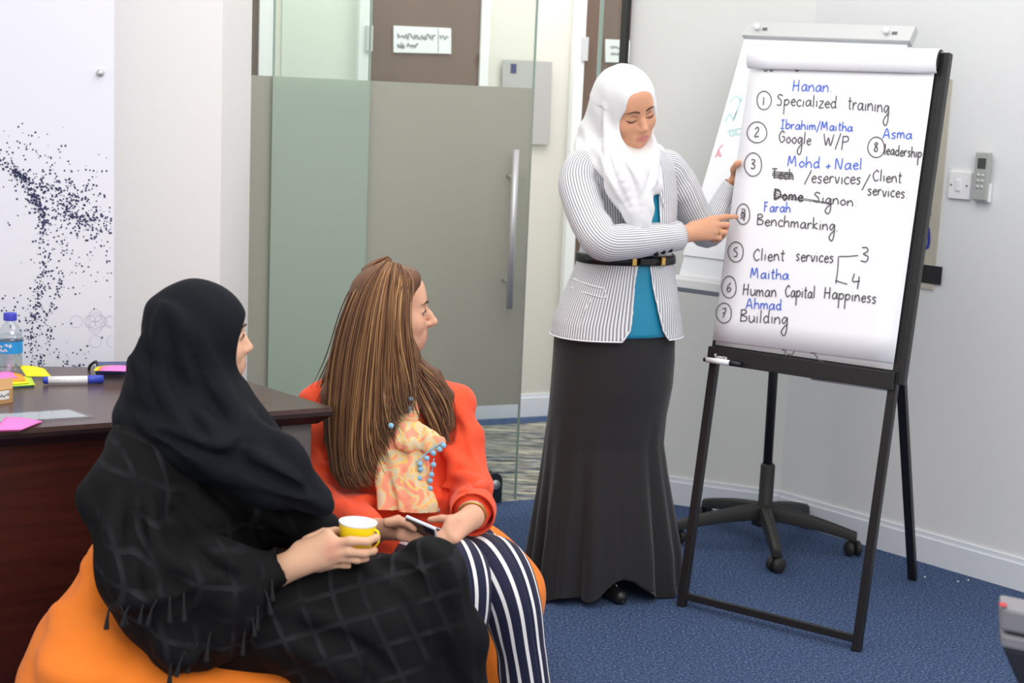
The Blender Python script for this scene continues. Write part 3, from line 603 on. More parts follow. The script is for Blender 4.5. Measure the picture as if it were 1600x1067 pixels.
f0, f1 = q[0], q[1]; nn = unit(np.array([f1[1]-f0[1], -(f1[0]-f0[0]), 0]))
lb = [f0+(f1-f0)*a+nn*.001+UPZ*z for a, z in ((.3, .010), (.86, .010), (.86, .032), (.3, .032))]
MB().add(lb, [(0, 1, 2, 3)]).build('box_label', 'box_label', kb)
wl = MB(); squig(wl, lb, .3, .95, .5, .5, 16, .002, nn); wl.build('label_script', 'ink_black', kb)
MB().slab([D(-20, 663, .753), D(150, 651, .753), D(112, 638, .753), D(-20, 646, .753)], UPZ, .002).build('plastic_sleeve', 'acetate', None, label='clear plastic sleeve with a printed card lying on the desk', cat='sleeve')
MB().slab([D(-20, 660, .7508), D(138, 650.5, .7508), D(108, 640, .7508), D(-20, 648, .7508)], UPZ, .0005).build('printed_card', 'card_grey', None, label='grey printed card inside the clear plastic sleeve on the desk', cat='card')
for i in range(2): note('sticky_note', [D(-8-i*2, 674-i*2, .752+.006*i), D(30+i*4, 673-2*i, .752+.004*i), D(67-i, 659-i, .752+.004*i), D(8, 652-i*.5, .753+.004*i)], 'note_pink', ('pink sticky note at the front edge of the desk, under its twin', 'pink sticky note at the front edge of the desk, topmost of two')[i])
og = thing('note_tray', D(170, 584), 'navy plastic tray holding sticky notes at the back of the desk', 'tray')
q = [D(149, 585), D(215, 585), D(215, 576), D(151, 577)]; MB().hexa([np.array([p[0], p[1], .75]) for p in q]+[np.array([p[0], p[1], .772]) for p in q]).build('tray_body', 'navy_plastic', og, bevel=.002)
MB().tube(crom([D(139, 577, .752), D(141, 571, .765), D(150, 565, .778), D(152, 572, .77)], 5), [.004]*16, 8).build('black_clip', 'black_plastic', og, True)
for i, (m, nm, u) in enumerate((('note_yellow', 'yellow', 146), ('note_orange', 'orange', 152), ('note_pink', 'pink', 156))):
    z = .774+.004*i; note('sticky_note', [D(u, 579, z), D(200, 580, z), D(203, 572, z), D(u+4, 573, z)], m, nm+' sticky note lying on the navy tray on the desk')

# ------------------------------------------------------------------ office chair corner at the lower right
mat('chair_grey', (132, 131, 137), .5); mat('chair_dark', (44, 46, 56), .7); mat('chair_red', (190, 70, 74), .5)
cy = 2.35; ch0 = P(1640, 1250, cy); ch = thing('office_chair', (ch0[0], cy, 0), 'grey and dark office chair arm at the edge of the carpet', 'chair')
def C3(u, v, y=cy): return P(u, v, y)
for nm, v0, v1, dx in (('armrest_pad', 948, 985, 0), ('armrest_shell', 990, 1012, 1)):
    q = [C3(1562+dx, v1, cy), C3(1720, v1+34, cy-.1), C3(1720, v0+34, cy-.1), C3(1563+dx, v0, cy)]
    MB().hexa([q[0], q[1], q[1]+np.array([.03, .07, .0]), q[0]+np.array([.02, .07, 0]), q[3], q[2], q[2]+np.array([.03, .07, .0]), q[3]+np.array([.02, .07, 0])]).build(nm, 'chair_grey', ch, bevel=.006)
q0 = C3(1567, 946); MB().lathe([(0, .005), (.006, .004), (.007, 0)], q0, UPZ, 12).build('button', 'chair_red', ch, True)
q = [C3(1566, 1012), C3(1720, 1046, cy-.1)]; s_ = [C3(1600, 1090), C3(1720, 1140, cy-.1)]
MB().hexa([s_[0], s_[1], s_[1]+np.array([.02, .06, 0]), s_[0]+np.array([.02, .06, 0]), q[0], q[1], q[1]+np.array([.02, .06, 0]), q[0]+np.array([.02, .06, 0])]).build('arm_bracket', 'chair_dark', ch, bevel=.005)
pst = (s_[0]+s_[1])/2+np.array([.02, .03, 0]); MB().bar(pst+UPZ*.03, np.array([pst[0]+.03, pst[1], 0]), .06, .03, (0, 1, 0)).build('arm_post', 'chair_dark', ch, bevel=.005)
# ------------------------------------------------------------------ smooth-union volumes for bodies and cloth
class Vol:
    def __init__(s, lo, hi, h):
        s.ax = [np.arange(lo[i], hi[i]+h, h, dtype=np.float32) for i in range(3)]; s.h = h
        s.d = np.full([len(a) for a in s.ax], .5, np.float32)
    def _sl(s, lo, hi):
        sl = []; g = []
        for i in range(3):
            a = int(np.clip(math.floor((lo[i]-s.ax[i][0])/s.h), 0, len(s.ax[i]))); b = int(np.clip(math.ceil((hi[i]-s.ax[i][0])/s.h)+1, 0, len(s.ax[i])))
            sl.append(slice(a, b)); sh = [1, 1, 1]; sh[i] = -1; g.append(s.ax[i][a:b].reshape(sh))
        return tuple(sl), g
    def _mix(s, sl, d, k, sub):
        o = s.d[sl]
        if o.size == 0: return
        if sub: h = np.maximum(k-np.abs(o+d), 0)/max(k, 1e-6); s.d[sl] = np.maximum(o, -d)+h*h*k*.25
        else: h = np.maximum(k-np.abs(o-d), 0)/max(k, 1e-6); s.d[sl] = np.minimum(o, d)-h*h*k*.25
    def cap(s, a, b, ra, rb=None, k=.02, sub=False, flat=None):   # tapered capsule; flat=(normal, squash)
        a = np.asarray(a, float); b = np.asarray(b, float); rb = ra if rb is None else rb; m = max(ra, rb)+k+.02
        sl, (X, Y, Z_) = s._sl(np.minimum(a, b)-m, np.maximum(a, b)+m)
        ba = b-a; L = max(float(ba@ba), 1e-9)
        px_, py_, pz_ = X-a[0], Y-a[1], Z_-a[2]
        t = np.clip((px_*ba[0]+py_*ba[1]+pz_*ba[2])/L, 0, 1)
        dx, dy, dz = px_-t*ba[0], py_-t*ba[1], pz_-t*ba[2]
        q = dx*dx+dy*dy+dz*dz
        if flat is not None:
            n = unit(flat[0]); w = dx*n[0]+dy*n[1]+dz*n[2]; q = q+w*w*(1/flat[1]**2-1)
        d = np.sqrt(q)-(ra+t*(rb-ra))
        if flat is not None: d = d*(.5+.5*flat[1])
        s._mix(sl, d.astype(np.float32), k, sub)
    def chain(s, pts, rad, k=.02, flat=None):
        for i in range(len(pts)-1): s.cap(pts[i], pts[i+1], rad[i], rad[i+1], k, flat=flat)
    def ell(s, c, r, R=None, k=.02, sub=False):
        c = np.asarray(c, float); r = np.asarray(r, float); R = np.eye(3) if R is None else R; m = max(r)+k+.02
        sl, (X, Y, Z_) = s._sl(c-m, c+m); X, Y, Z_ = X-c[0], Y-c[1], Z_-c[2]
        k0 = 0; k1 = 0
        for i in range(3):
            e = R[:, i]; w = X*e[0]+Y*e[1]+Z_*e[2]; k0 = k0+(w/r[i])**2; k1 = k1+(w/r[i]**2)**2
        k0 = np.sqrt(k0); d = k0*(k0-1)/np.maximum(np.sqrt(k1), 1e-6)
        s._mix(sl, d.astype(np.float32), k, sub)
    def floor(s, z=.002): s.d = np.maximum(s.d, (z-s.ax[2]).reshape(1, 1, -1))
    def cutplane(s, p, n):      # remove what lies on the +n side
        X, Y, Z_ = s.ax[0].reshape(-1, 1, 1), s.ax[1].reshape(1, -1, 1), s.ax[2].reshape(1, 1, -1)
        s.d = np.maximum(s.d, ((X-p[0])*n[0]+(Y-p[1])*n[1]+(Z_-p[2])*n[2]).astype(np.float32))
    def at(s, p):
        i = [min(max(int(round((p[k]-s.ax[k][0])/s.h)), 0), len(s.ax[k])-1) for k in range(3)]; return float(s.d[tuple(i)])
    def lin(s, p):
        f = [(p[k]-s.ax[k][0])/s.h for k in range(3)]; i = [int(np.clip(math.floor(q), 0, s.d.shape[k]-2)) for k, q in enumerate(f)]; w = [f[k]-i[k] for k in range(3)]
        c = s.d[i[0]:i[0]+2, i[1]:i[1]+2, i[2]:i[2]+2]
        c = c[0]*(1-w[0])+c[1]*w[0]; c = c[0]*(1-w[1])+c[1]*w[1]; return float(c[0]*(1-w[2])+c[1]*w[2])
    def hit(s, o, d, L=.3):      # first surface point along o + d t
        t = 0.
        for _ in range(420):
            v = s.lin(o+d*t)
            if v < .0004: break
            t += min(max(v*.6, .0005), .004)
            if t > L: break
        return o+d*t
    def mesh(s):
        d = s.d; n = d < 0
        A = n[:-1, :-1, :-1].astype(np.uint8)
        cnt = np.zeros([q-1 for q in d.shape], np.uint8)
        for i in (0, 1):
            for j in (0, 1):
                for k in (0, 1): cnt += n[i:d.shape[0]-1+i, j:d.shape[1]-1+j, k:d.shape[2]-1+k]
        act = (cnt > 0) & (cnt < 8); I = np.argwhere(act); idx = np.full(act.shape, -1, np.int64); idx[tuple(I.T)] = np.arange(len(I))
        C = [(i, j, k) for i in (0, 1) for j in (0, 1) for k in (0, 1)]
        D_ = np.stack([d[I[:, 0]+c[0], I[:, 1]+c[1], I[:, 2]+c[2]] for c in C], 1).astype(np.float64)
        acc = np.zeros((len(I), 3)); w = np.zeros(len(I)); Cn = np.array(C, float)
        for a in range(8):
            for b in range(a+1, 8):
                if np.abs(Cn[a]-Cn[b]).sum() != 1: continue
                m = (D_[:, a] < 0) != (D_[:, b] < 0); t = D_[m, a]/(D_[m, a]-D_[m, b]); acc[m] += Cn[a]+(Cn[b]-Cn[a])*t[:, None]; w[m] += 1
        V = (I+acc/w[:, None])*s.h+np.array([a[0] for a in s.ax], float)
        faces = []
        for axn in range(3):
            u, v = (axn+1) % 3, (axn+2) % 3
            sa = [slice(None)]*3; sb = [slice(None)]*3; sa[axn] = slice(0, -1); sb[axn] = slice(1, None)
            e = n[tuple(sa)] != n[tuple(sb)]; E = np.argwhere(e)
            E = E[(E[:, u] > 0) & (E[:, v] > 0) & (E[:, u] < d.shape[u]-1) & (E[:, v] < d.shape[v]-1)]
            q = []
            for du, dv in ((-1, -1), (0, -1), (0, 0), (-1, 0)):
                X = E.copy(); X[:, u] += du; X[:, v] += dv; q.append(idx[tuple(X.T)])
            q = np.stack(q, 1); pos = n[tuple(E.T)]
            q[~pos] = q[~pos][:, ::-1]; faces.append(q)
        Fq = np.concatenate(faces); Fq = Fq[(Fq >= 0).all(1)]
        return V, Fq
def vnormals(V, Fq):
    N = np.zeros_like(V); a = V[Fq[:, 2]]-V[Fq[:, 0]]; b = V[Fq[:, 3]]-V[Fq[:, 1]]; c = np.cross(a, b)
    for i in range(4): np.add.at(N, Fq[:, i], c)
    return N/(np.linalg.norm(N, axis=1)[:, None]+1e-12)
def relax(V, Fq, it=2, f=.5):
    for _ in range(it):
        S = np.zeros_like(V); c = np.zeros(len(V))
        for i in range(4):
            j = (i+1) % 4; np.add.at(S, Fq[:, i], V[Fq[:, j]]); np.add.at(c, Fq[:, i], 1); np.add.at(S, Fq[:, j], V[Fq[:, i]]); np.add.at(c, Fq[:, j], 1)
        V = V+(S/np.maximum(c, 1)[:, None]-V)*f
    return V
def npmesh(name, V, Fq, m, parent=None, cols=None, fl=None, **tags):
    me = bpy.data.meshes.new(name); me.vertices.add(len(V)); me.vertices.foreach_set('co', np.asarray(V, np.float32).ravel())
    me.loops.add(len(Fq)*4); me.loops.foreach_set('vertex_index', np.asarray(Fq, np.int32).ravel()); me.polygons.add(len(Fq))
    me.polygons.foreach_set('loop_start', np.arange(0, len(Fq)*4, 4, dtype=np.int32)); me.polygons.foreach_set('use_smooth', np.ones(len(Fq), bool))
    me.update(calc_edges=True); me.materials.append(MATS[m])
    if cols is not None:
        a = me.color_attributes.new('tint', 'FLOAT_COLOR', 'POINT'); c = np.ones((len(V), 4), np.float32); c[:, :3] = cols; a.data.foreach_set('color', c.ravel())
    for k, x in (fl or {}).items():
        a = me.attributes.new(k, 'FLOAT', 'POINT'); a.data.foreach_set('value', np.asarray(x, np.float32))
    return link(name, me, parent, 0, **{('cat' if k == 'cat' else k): v for k, v in tags.items()})
def waves(V, seed, fr, n=5, warp=.5, dirs=None):      # organic folds: a few warped sine trains
    r = np.random.default_rng(seed); out = np.zeros(len(V))
    for i in range(n):
        k = unit(r.normal(size=3)) if dirs is None else unit(np.asarray(dirs[i % len(dirs)], float)+r.normal(size=3)*.13)
        k2 = unit(r.normal(size=3)); f = fr*(.6+.8*r.random())
        out += np.sin(V@k*f+warp*3*np.sin(V@k2*f*.45+r.random()*6)+r.random()*6)
    return out/n
def cloth(vol, name, m, parent, folds=(), it=2, fl=None, mask=None, **tags):
    V, Fq = vol.mesh(); V = relax(V, Fq, it); N = vnormals(V, Fq)
    off = np.zeros(len(V))
    for seed, fr, amp, dirs in folds: off += amp*waves(V, seed, fr, 4, .16 if dirs else .5, dirs)
    if mask is not None: off *= mask(V)
    V = V+N*off[:, None]
    return npmesh(name, V, Fq, m, parent, fl=(fl(V) if fl else None), **tags)

def tint_mat(name, rough, spec=.4, sss=0, bump=0, bs=300, sheen=0):
    m = mat(name, (200, 200, 200), rough, spec=spec, sss=sss, bump=bump, bscale=bs, sheen=sheen); nt = m.node_tree
    a = nt.nodes.new('ShaderNodeAttribute'); a.attribute_name = 'tint'; nt.links.new(a.outputs['Color'], nt.nodes['Principled BSDF'].inputs['Base Color']); return m
tint_mat('skin', .5, .35, sss=.12, bump=.05, bs=500)
tint_mat('hair_strand', .42, .5)
def stripe_mat(name, c0, c1, period, duty, soft=.06, rough=.8, attr='su'):
    m = mat(name, c0, rough, spec=.2, sheen=.1); nt = m.node_tree; b = nt.nodes['Principled BSDF']
    a = nt.nodes.new('ShaderNodeAttribute'); a.attribute_name = attr
    d = nt.nodes.new('ShaderNodeMath'); d.operation = 'DIVIDE'; d.inputs[1].default_value = period; nt.links.new(a.outputs['Fac'], d.inputs[0])
    f = nt.nodes.new('ShaderNodeMath'); f.operation = 'FRACT'; nt.links.new(d.outputs[0], f.inputs[0])
    r = ramp(nt, [(0, c1), (duty-soft, c1), (duty, c0), (1-soft, c0), (1, c1)], f.outputs[0]); nt.links.new(r.outputs[0], b.inputs['Base Color']); return m
stripe_mat('blazer_cloth', (232, 232, 235), (138, 139, 146), .0075, .42, .12)
stripe_mat('trouser_cloth', (34, 36, 62), (238, 236, 238), .047, .27, .02, .65)
mat('blouse_teal', (18, 134, 170), .45, bump=.12, bscale=60, sheen=.2); mat('piping', (244, 244, 246), .6)
mat('skirt_black', (33, 31, 32), .62, spec=.4, sheen=.2); mat('belt_black', (22, 22, 24), .35); mat('gold', (206, 168, 96), .3, metal=.9)
mat('hijab_white', (226, 225, 227), .8, spec=.2, bump=.06, bscale=700, sheen=.3); mat('hijab_black', (15, 18, 25), .8, spec=.22, bump=.08, bscale=700)
mat('blouse_coral', (246, 86, 50), .7, spec=.25, bump=.06, bscale=400, sheen=.15)
mat('shoe_black', (30, 30, 31), .3); mat('brow', (64, 46, 38), .8); mat('lash', (40, 30, 28), .7); mat('eye_white', (226, 222, 220), .25); mat('iris', (62, 50, 44), .2)
mat('pompom', (146, 204, 236), .9, bump=.6, bscale=600, sheen=.4); mat('nail_blue', (70, 76, 110), .2); mat('nail', (226, 180, 166), .3)
mat('cup_yellow', (250, 226, 20), .5); mat('cup_red', (226, 96, 50), .5); mat('cup_white', (248, 248, 250), .5)
mat('phone_silver', (214, 217, 224), .3, metal=.25); mat('phone_dark', (40, 42, 50), .15)
mat('strap_white', (240, 240, 240), .4)
mat('beanbag', (252, 134, 40), .75, spec=.3, bump=.05, bscale=500, sheen=.1)
def plaid_mat():
    m = mat('cape_black', (15, 15, 17), .85, spec=.2); nt = m.node_tree; b = nt.nodes['Principled BSDF']
    vals = []
    for at_, per in (('pu', .062), ('pv', .062)):
        a = nt.nodes.new('ShaderNodeAttribute'); a.attribute_name = at_
        d = nt.nodes.new('ShaderNodeMath'); d.operation = 'DIVIDE'; d.inputs[1].default_value = per; nt.links.new(a.outputs['Fac'], d.inputs[0])
        f = nt.nodes.new('ShaderNodeMath'); f.operation = 'FRACT'; nt.links.new(d.outputs[0], f.inputs[0])
        r = nt.nodes.new('ShaderNodeValToRGB'); e = r.color_ramp.elements; e[0].position = .0; e[0].color = (1, 1, 1, 1); e[1].position = .2; e[1].color = (0, 0, 0, 1); q = e.new(.12); q.color = (.9, .9, .9, 1)
        nt.links.new(f.outputs[0], r.inputs[0]); vals.append(r.outputs[0])
    mx = nt.nodes.new('ShaderNodeMath'); mx.operation = 'MAXIMUM'; nt.links.new(vals[0], mx.inputs[0]); nt.links.new(vals[1], mx.inputs[1])
    tc = nt.nodes.new('ShaderNodeTexCoord'); no = nt.nodes.new('ShaderNodeTexNoise'); no.inputs['Scale'].default_value = 9; nt.links.new(tc.outputs['Object'], no.inputs['Vector'])
    mr = nt.nodes.new('ShaderNodeMapRange'); mr.inputs['From Min'].default_value = .44; mr.inputs['From Max'].default_value = .68; nt.links.new(no.outputs[0], mr.inputs['Value'])
    mu = nt.nodes.new('ShaderNodeMath'); mu.operation = 'MULTIPLY'; nt.links.new(mx.outputs[0], mu.inputs[0]); nt.links.new(mr.outputs[0], mu.inputs[1])
    r = ramp(nt, [(0, (16, 16, 18)), (1, (40, 40, 44))], mu.outputs[0]); nt.links.new(r.outputs[0], b.inputs['Base Color'])
plaid_mat()
def scarf_mat():
    m = mat('scarf_print', (246, 190, 150), .75, spec=.2); nt = m.node_tree; b = nt.nodes['Principled BSDF']; tc = nt.nodes.new('ShaderNodeTexCoord')
    n = nt.nodes.new('ShaderNodeTexNoise'); n.inputs['Scale'].default_value = 17; n.inputs['Detail'].default_value = 1.5; n.inputs['Distortion'].default_value = 1.6; nt.links.new(tc.outputs['Object'], n.inputs['Vector'])
    r = ramp(nt, [(.30, (248, 160, 130)), (.40, (250, 168, 140)), (.43, (252, 214, 110)), (.47, (226, 206, 172)), (.53, (222, 204, 176)), (.56, (252, 210, 104)), (.60, (250, 172, 142)), (.75, (248, 150, 124))], n.outputs[0]); nt.links.new(r.outputs[0], b.inputs['Base Color'])
scarf_mat()

# ------------------------------------------------------------------ heads
def frame(fwd, roll=0.):     # columns: right, forward, up
    f = unit(fwd); r = unit(np.cross(f, UPZ)); u = np.cross(r, f); c, s_ = math.cos(roll), math.sin(roll)
    return np.stack([r*c+u*s_, f, u*c-r*s_], 1)
def head_sdf(vol, O, R, s=1., nose=0.):
    w = lambda x, y, z: O+R@(np.array([x, y, z])*s)
    e = lambda c, r, k=.02, sub=False: vol.ell(w(*c), np.array(r)*s, R, k*s, sub)
    c = lambda a, b, ra, rb, k=.02, sub=False: vol.cap(w(*a), w(*b), ra*s, rb*s, k*s, sub)
    e((0, -.015, .032), (.073, .092, .083), .0)
    e((0, .026, -.030), (.060, .062, .080), .03)
    c((-.022, .045, -.086), (.022, .045, -.086), .026, .026, .03); e((0, .068, -.099), (.017, .016, .015), .022)
    for q in (-1, 1):
        e((q*.037, .056, -.036), (.024, .024, .022), .03); c((q*.052, .0, -.03), (q*.040, .03, -.085), .018, .016, .03)
    c((-.030, .074, .017), (.030, .074, .017), .011, .011, .022); e((0, .060, .045), (.046, .026, .036), .03)
    for q in (-1, 1): e((q*.032, .098, -.004), (.017, .019, .0125), .016, True)
    c((0, .083, .006), (0, .094+nose*.9, -.018), .0075, .0085, .012); c((0, .092+nose*.9, -.014), (0, .106+nose, -.034), .0085, .0092, .010); e((0, .104+nose, -.036), (.0105, .010, .009), .008)
    for q in (-1, 1): e((q*.0115, .092+nose*.4, -.040), (.0075, .010, .0075), .008)
    c((0, .088, -.046), (0, .100+nose*.7, -.043), .0075, .006, .008)
    for q in (-1, 1): e((q*.031, .0735, -.004), (.0165, .0135, .0115), .005)
    e((0, .079, -.072), (.026, .014, .018), .02)
    for q in (-1, 1):
        c((0, .0915, -.0665), (q*.021, .081, -.0715), .0048, .0025, .004); c((0, .0905, -.0775), (q*.018, .082, -.0735), .0060, .003, .004)
    for q in (-1, 1): c((0, .0985, -.0718), (q*.023, .087, -.0722), .0022, .0016, .002, True)
    c((0, -.02, -.07), (0, -.04, -.20), .050, .054, .03)
    return w
def skin_cols(V, base, heads=(), red=()):
    C = np.tile(np.array(srgb(base)), (len(V), 1))
    C *= (1+.05*waves(V, 5, 70, 4))[:, None]
    for O, R, s, lip, ck in heads:
        L = (V-O)@R/s
        d = np.sqrt((L[:, 0]/.0225)**2+((L[:, 2]+.0725)/.0100)**2); m = (.85*np.clip((1.12-d)/.25, 0, 1)*(L[:, 1] > .076))[:, None]; C = C*(1-m)+np.array(srgb(lip))*m
        for q in (-1, 1):
            d = np.linalg.norm(L-np.array([q*.04, .072, -.036]), axis=1); m = (.35*np.exp(-(d/.02)**2))[:, None]; C = C*(1-m)+np.array(srgb(ck))*m
    for p, r, col in red:
        d = np.linalg.norm(V-p, axis=1); m = (.5*np.exp(-(d/r)**2))[:, None]; C = C*(1-m)+np.array(srgb(col))*m
    return C
def face_parts(vol, O, R, s, parent, eyes='open', sides=(-1, 1), look=0.):
    f = R[:, 1]
    def on(x, z, off=.0006): o = O+R@(np.array([x, .15, z])*s); return vol.hit(o, -f)+f*off
    for q in sides:
        p = [on(q*x, z, .0012) for x, z in ((.012, .0175), (.020, .0215), (.030, .0235), (.040, .0210), (.049, .0145))]
        MB().tube(crom(p, 5), np.interp(np.linspace(0, 1, 21), [0, .25, .7, 1], [.0026, .0038, .0028, .0008])*s, 7, flat=.6).build('eyebrow', 'brow', parent, True)
        if eyes == 'down':
            p = [on(q*x, z, .0006) for x, z in ((.0155, -.0095), (.022, -.0125), (.031, -.0140), (.040, -.0115), (.0475, -.0065))]
            MB().tube(crom(p, 5), np.interp(np.linspace(0, 1, 21), [0, .5, .85, 1], [.0007, .0017, .0018, .0006])*s, 6).build('eyelashes', 'lash', parent, True)
            p = [on(q*x, z, .0003) for x, z in ((.016, -.001), (.024, .004), (.033, .0045), (.042, .001))]
            MB().tube(crom(p, 5), np.interp(np.linspace(0, 1, 16), [0, .5, 1], [.0003, .0008, .0003])*s, 5).build('eyelid_crease', 'brow', parent, True)
        else:
            up = [(.0155, -.007), (.022, -.0015), (.031, .0005), (.040, -.002), (.047, -.0065)]; lo = [(.0155, -.007), (.024, -.0105), (.033, -.0115), (.041, -.0098), (.047, -.0065)]
            U_ = crom([on(q*x, z, .0007) for x, z in up], 4); L_ = crom([on(q*x, z, .0007) for x, z in lo], 4); vs = []; fs = []
            for i in range(len(U_)):
                for t in (0, .5, 1): vs.append(U_[i]*(1-t)+L_[i]*t+f*(.0006*math.sin(math.pi*t)))
            for i in range(len(U_)-1): fs += [(3*i, 3*i+1, 3*i+4, 3*i+3), (3*i+1, 3*i+2, 3*i+5, 3*i+4)]
            MB().add(vs, fs).build('eye_white', 'eye_white', parent, True)
            c = on(q*(.031+look*q), -.0045, .0016); e1, e2 = R[:, 0], R[:, 2]
            MB().add([c]+[c+(e1*math.cos(a)+e2*math.sin(a)*.9)*.0052*s-f*.0006 for a in np.linspace(0, 2*math.pi, 17)[:-1]], [(0, 1+i, 1+(i+1) % 16) for i in range(16)]).build('iris', 'iris', parent, True)
            MB().tube(U_+f*.0010, np.interp(np.linspace(0, 1, len(U_)), [0, .5, 1], [.0006, .0014, .0010])*s, 6).build('eyelashes', 'lash', parent, True)
            MB().tube(L_+f*.0004, .0005*s, 5).build('eyelashes', 'lash', parent, True)
def finger(vol, pts, r0, r1, k=.004):
    n = len(pts)-1; rr = np.linspace(r0, r1, n+1)
    for i in range(n): vol.cap(pts[i], pts[i+1], rr[i], rr[i+1], k if i else .007)
def nail(pt, d, n, m, parent, s=.0055):
    d = unit(d); n = unit(n-d*(n@d)); x = np.cross(d, n); vs = [pt+n*.0012]; k = 14
    vs += [pt+d*math.cos(a)*s*1.25+x*math.sin(a)*s*.85-n*.0008 for a in np.linspace(0, 2*math.pi, k+1)[:-1]]
    MB().add(vs, [(0, 1+i, 1+(i+1) % k) for i in range(k)]).build('fingernail', m, parent, True)
def pixhit(vol, u, v): return vol.hit(P(u, v, float(vol.ax[1][0])+.002), unit(ray(u, v)), 1.2)
def ridge(vol, pts, r=.010, k=.018, sub=False, sink=.45):     # raise (or press) a fold along a line on the cloth
    q = []
    for u, v in pts:
        d = unit(ray(u, v)); o = P(u, v, float(vol.ax[1][0])+.002); h = vol.hit(o, d, 1.2)
        if vol.lin(h) < .003: q.append(h+d*r*(sink if not sub else -.1))
    if len(q) < 2: return
    q = crom(q, 5); rr = r*np.interp(np.linspace(0, 1, len(q)), [0, .25, .75, 1], [.4, 1, 1, .4])
    for i in range(len(q)-1): vol.cap(q[i], q[i+1], rr[i], rr[i+1], k, sub)
# ------------------------------------------------------------------ lofted garments
def rings_mesh(rings, closed=False):
    n = len(rings[0]); V = np.concatenate(rings); Fq = []
    for j in range(len(rings)-1):
        for i in range(n-1): Fq.append((j*n+i, j*n+i+1, (j+1)*n+i+1, (j+1)*n+i))
    return V, np.array(Fq)
def arclen(rings):
    out = []
    for r in rings: out.append(np.concatenate([[0], np.cumsum(np.linalg.norm(np.diff(r, axis=0), axis=1))]))
    return out
def sleeve(name, pts, rad, m, parent, n=40, seg=7, seed=1, wr=.004, fr=60, circ=None, flat=1., thick=.003, ref=(0, -1, 0), stripes=True, phase=0.):
    q = crom(pts, seg); r = np.interp(np.linspace(0, 1, len(q)), np.linspace(0, 1, len(rad)), rad)
    T = np.gradient(q, axis=0); T /= np.linalg.norm(T, axis=1)[:, None]; x = np.asarray(ref, float); R_ = []; U_ = []
    L = np.concatenate([[0], np.cumsum(np.linalg.norm(np.diff(q, axis=0), axis=1))])
    for i in range(len(q)):
        x = unit(x-T[i]*(x@T[i])); y = np.cross(T[i], x); a = np.linspace(0, 2*math.pi, n+1)
        ring = q[i]+r[i]*(np.cos(a)[:, None]*x*flat+np.sin(a)[:, None]*y)
        R_.append(ring); U_.append(a*(circ or float(np.mean(rad)))+phase)
    V, Fq = rings_mesh(R_); N = vnormals(V, Fq)
    Tn = np.repeat(T, n+1, axis=0); tl = np.repeat(L, n+1); ang = np.tile(np.linspace(0, 2*math.pi, n+1), len(q))
    w = (np.sin(tl*fr+1.6*np.sin(ang+seed)+seed)+.6*np.sin(tl*fr*1.7+2.1*np.sin(ang*1+seed*2.)))*wr*.6*(.55+.45*np.sin(ang+seed*1.3))
    for j in range(len(q)):
        w[j*(n+1)+n] = w[j*(n+1)]; N[j*(n+1)] = N[j*(n+1)+n] = unit(N[j*(n+1)]+N[j*(n+1)+n])
    V = V+N*w[:, None]
    sgn = np.sign(np.mean(np.sum(N*(V-np.repeat(q, n+1, axis=0)), axis=1)))
    if sgn < 0: V = V-2*N*w[:, None]; Fq = Fq[:, ::-1]
    o = npmesh(name, V, Fq, m, parent, fl={'su': np.concatenate(U_)}); sd = o.modifiers.new('thick', 'SOLIDIFY'); sd.thickness = thick; sd.offset = -1; return o
# ================================================================== person pointing at the flip chart
YS = 4.53
SK1 = (214, 158, 126)
w1 = thing('person', Z(955, 940), 'woman in white headscarf and striped blazer pointing at the flip chart', 'person')
fw = np.array([math.sin(math.radians(30))*math.cos(math.radians(20)), -math.cos(math.radians(30))*math.cos(math.radians(20)), -math.sin(math.radians(20))])
HR = frame(fw, math.radians(-17)); hs = .97
HO = P(1002, 183, 4.40) - HR[:, 1]*.083*hs - HR[:, 2]*(-.004)
lo = np.array([-.05, 4.10, -.01]); hi = np.array([.90, 4.86, 1.72])
bv = Vol((.02, 4.15, 0.), (.84, 4.84, 1.70), .0042)
# coarse whole figure: torso, arms, legs
hw = lambda x, y, z: HO+HR@(np.array([x, y, z])*hs)
neck = hw(0, -.035, -.16); chest = P(970, 300, YS); waist = P(975, 400, YS); pelv = P(962, 480, YS+.02)
bv.cap(neck, chest, .048, .085, .04); bv.cap(chest, waist, .088, .085, .05); bv.cap(waist, pelv, .092, .125, .05)
shR, elR, wrR = P(908, 268, YS-.08), P(936, 376, 4.30), P(1064, 367, 4.45)
shL, elL, wrL = P(1036, 266, YS+.05), P(1104, 360, 4.70), P(1147, 290, 4.70)
bv.cap(chest+UPZ*.03, shR, .05, .030, .04); bv.cap(chest+UPZ*.03, shL, .05, .028, .04)
bv.chain([shR, elR, wrR], [.034, .032, .0255], .02); bv.chain([shL, elL, wrL], [.034, .028, .0235], .02)
for du, dy in ((-35, -.02), (30, .05)):
    hip = P(960+du, 500, YS+.02+dy); foot = P(945+du*.6, 915, YS+.04+dy); foot[2] = .07; kn_ = (hip+foot)/2+np.array([0, -.02, 0])
    bv.chain([hip, kn_, foot], [.08, .055, .038], .03)
head_sdf(bv, HO, HR, hs)
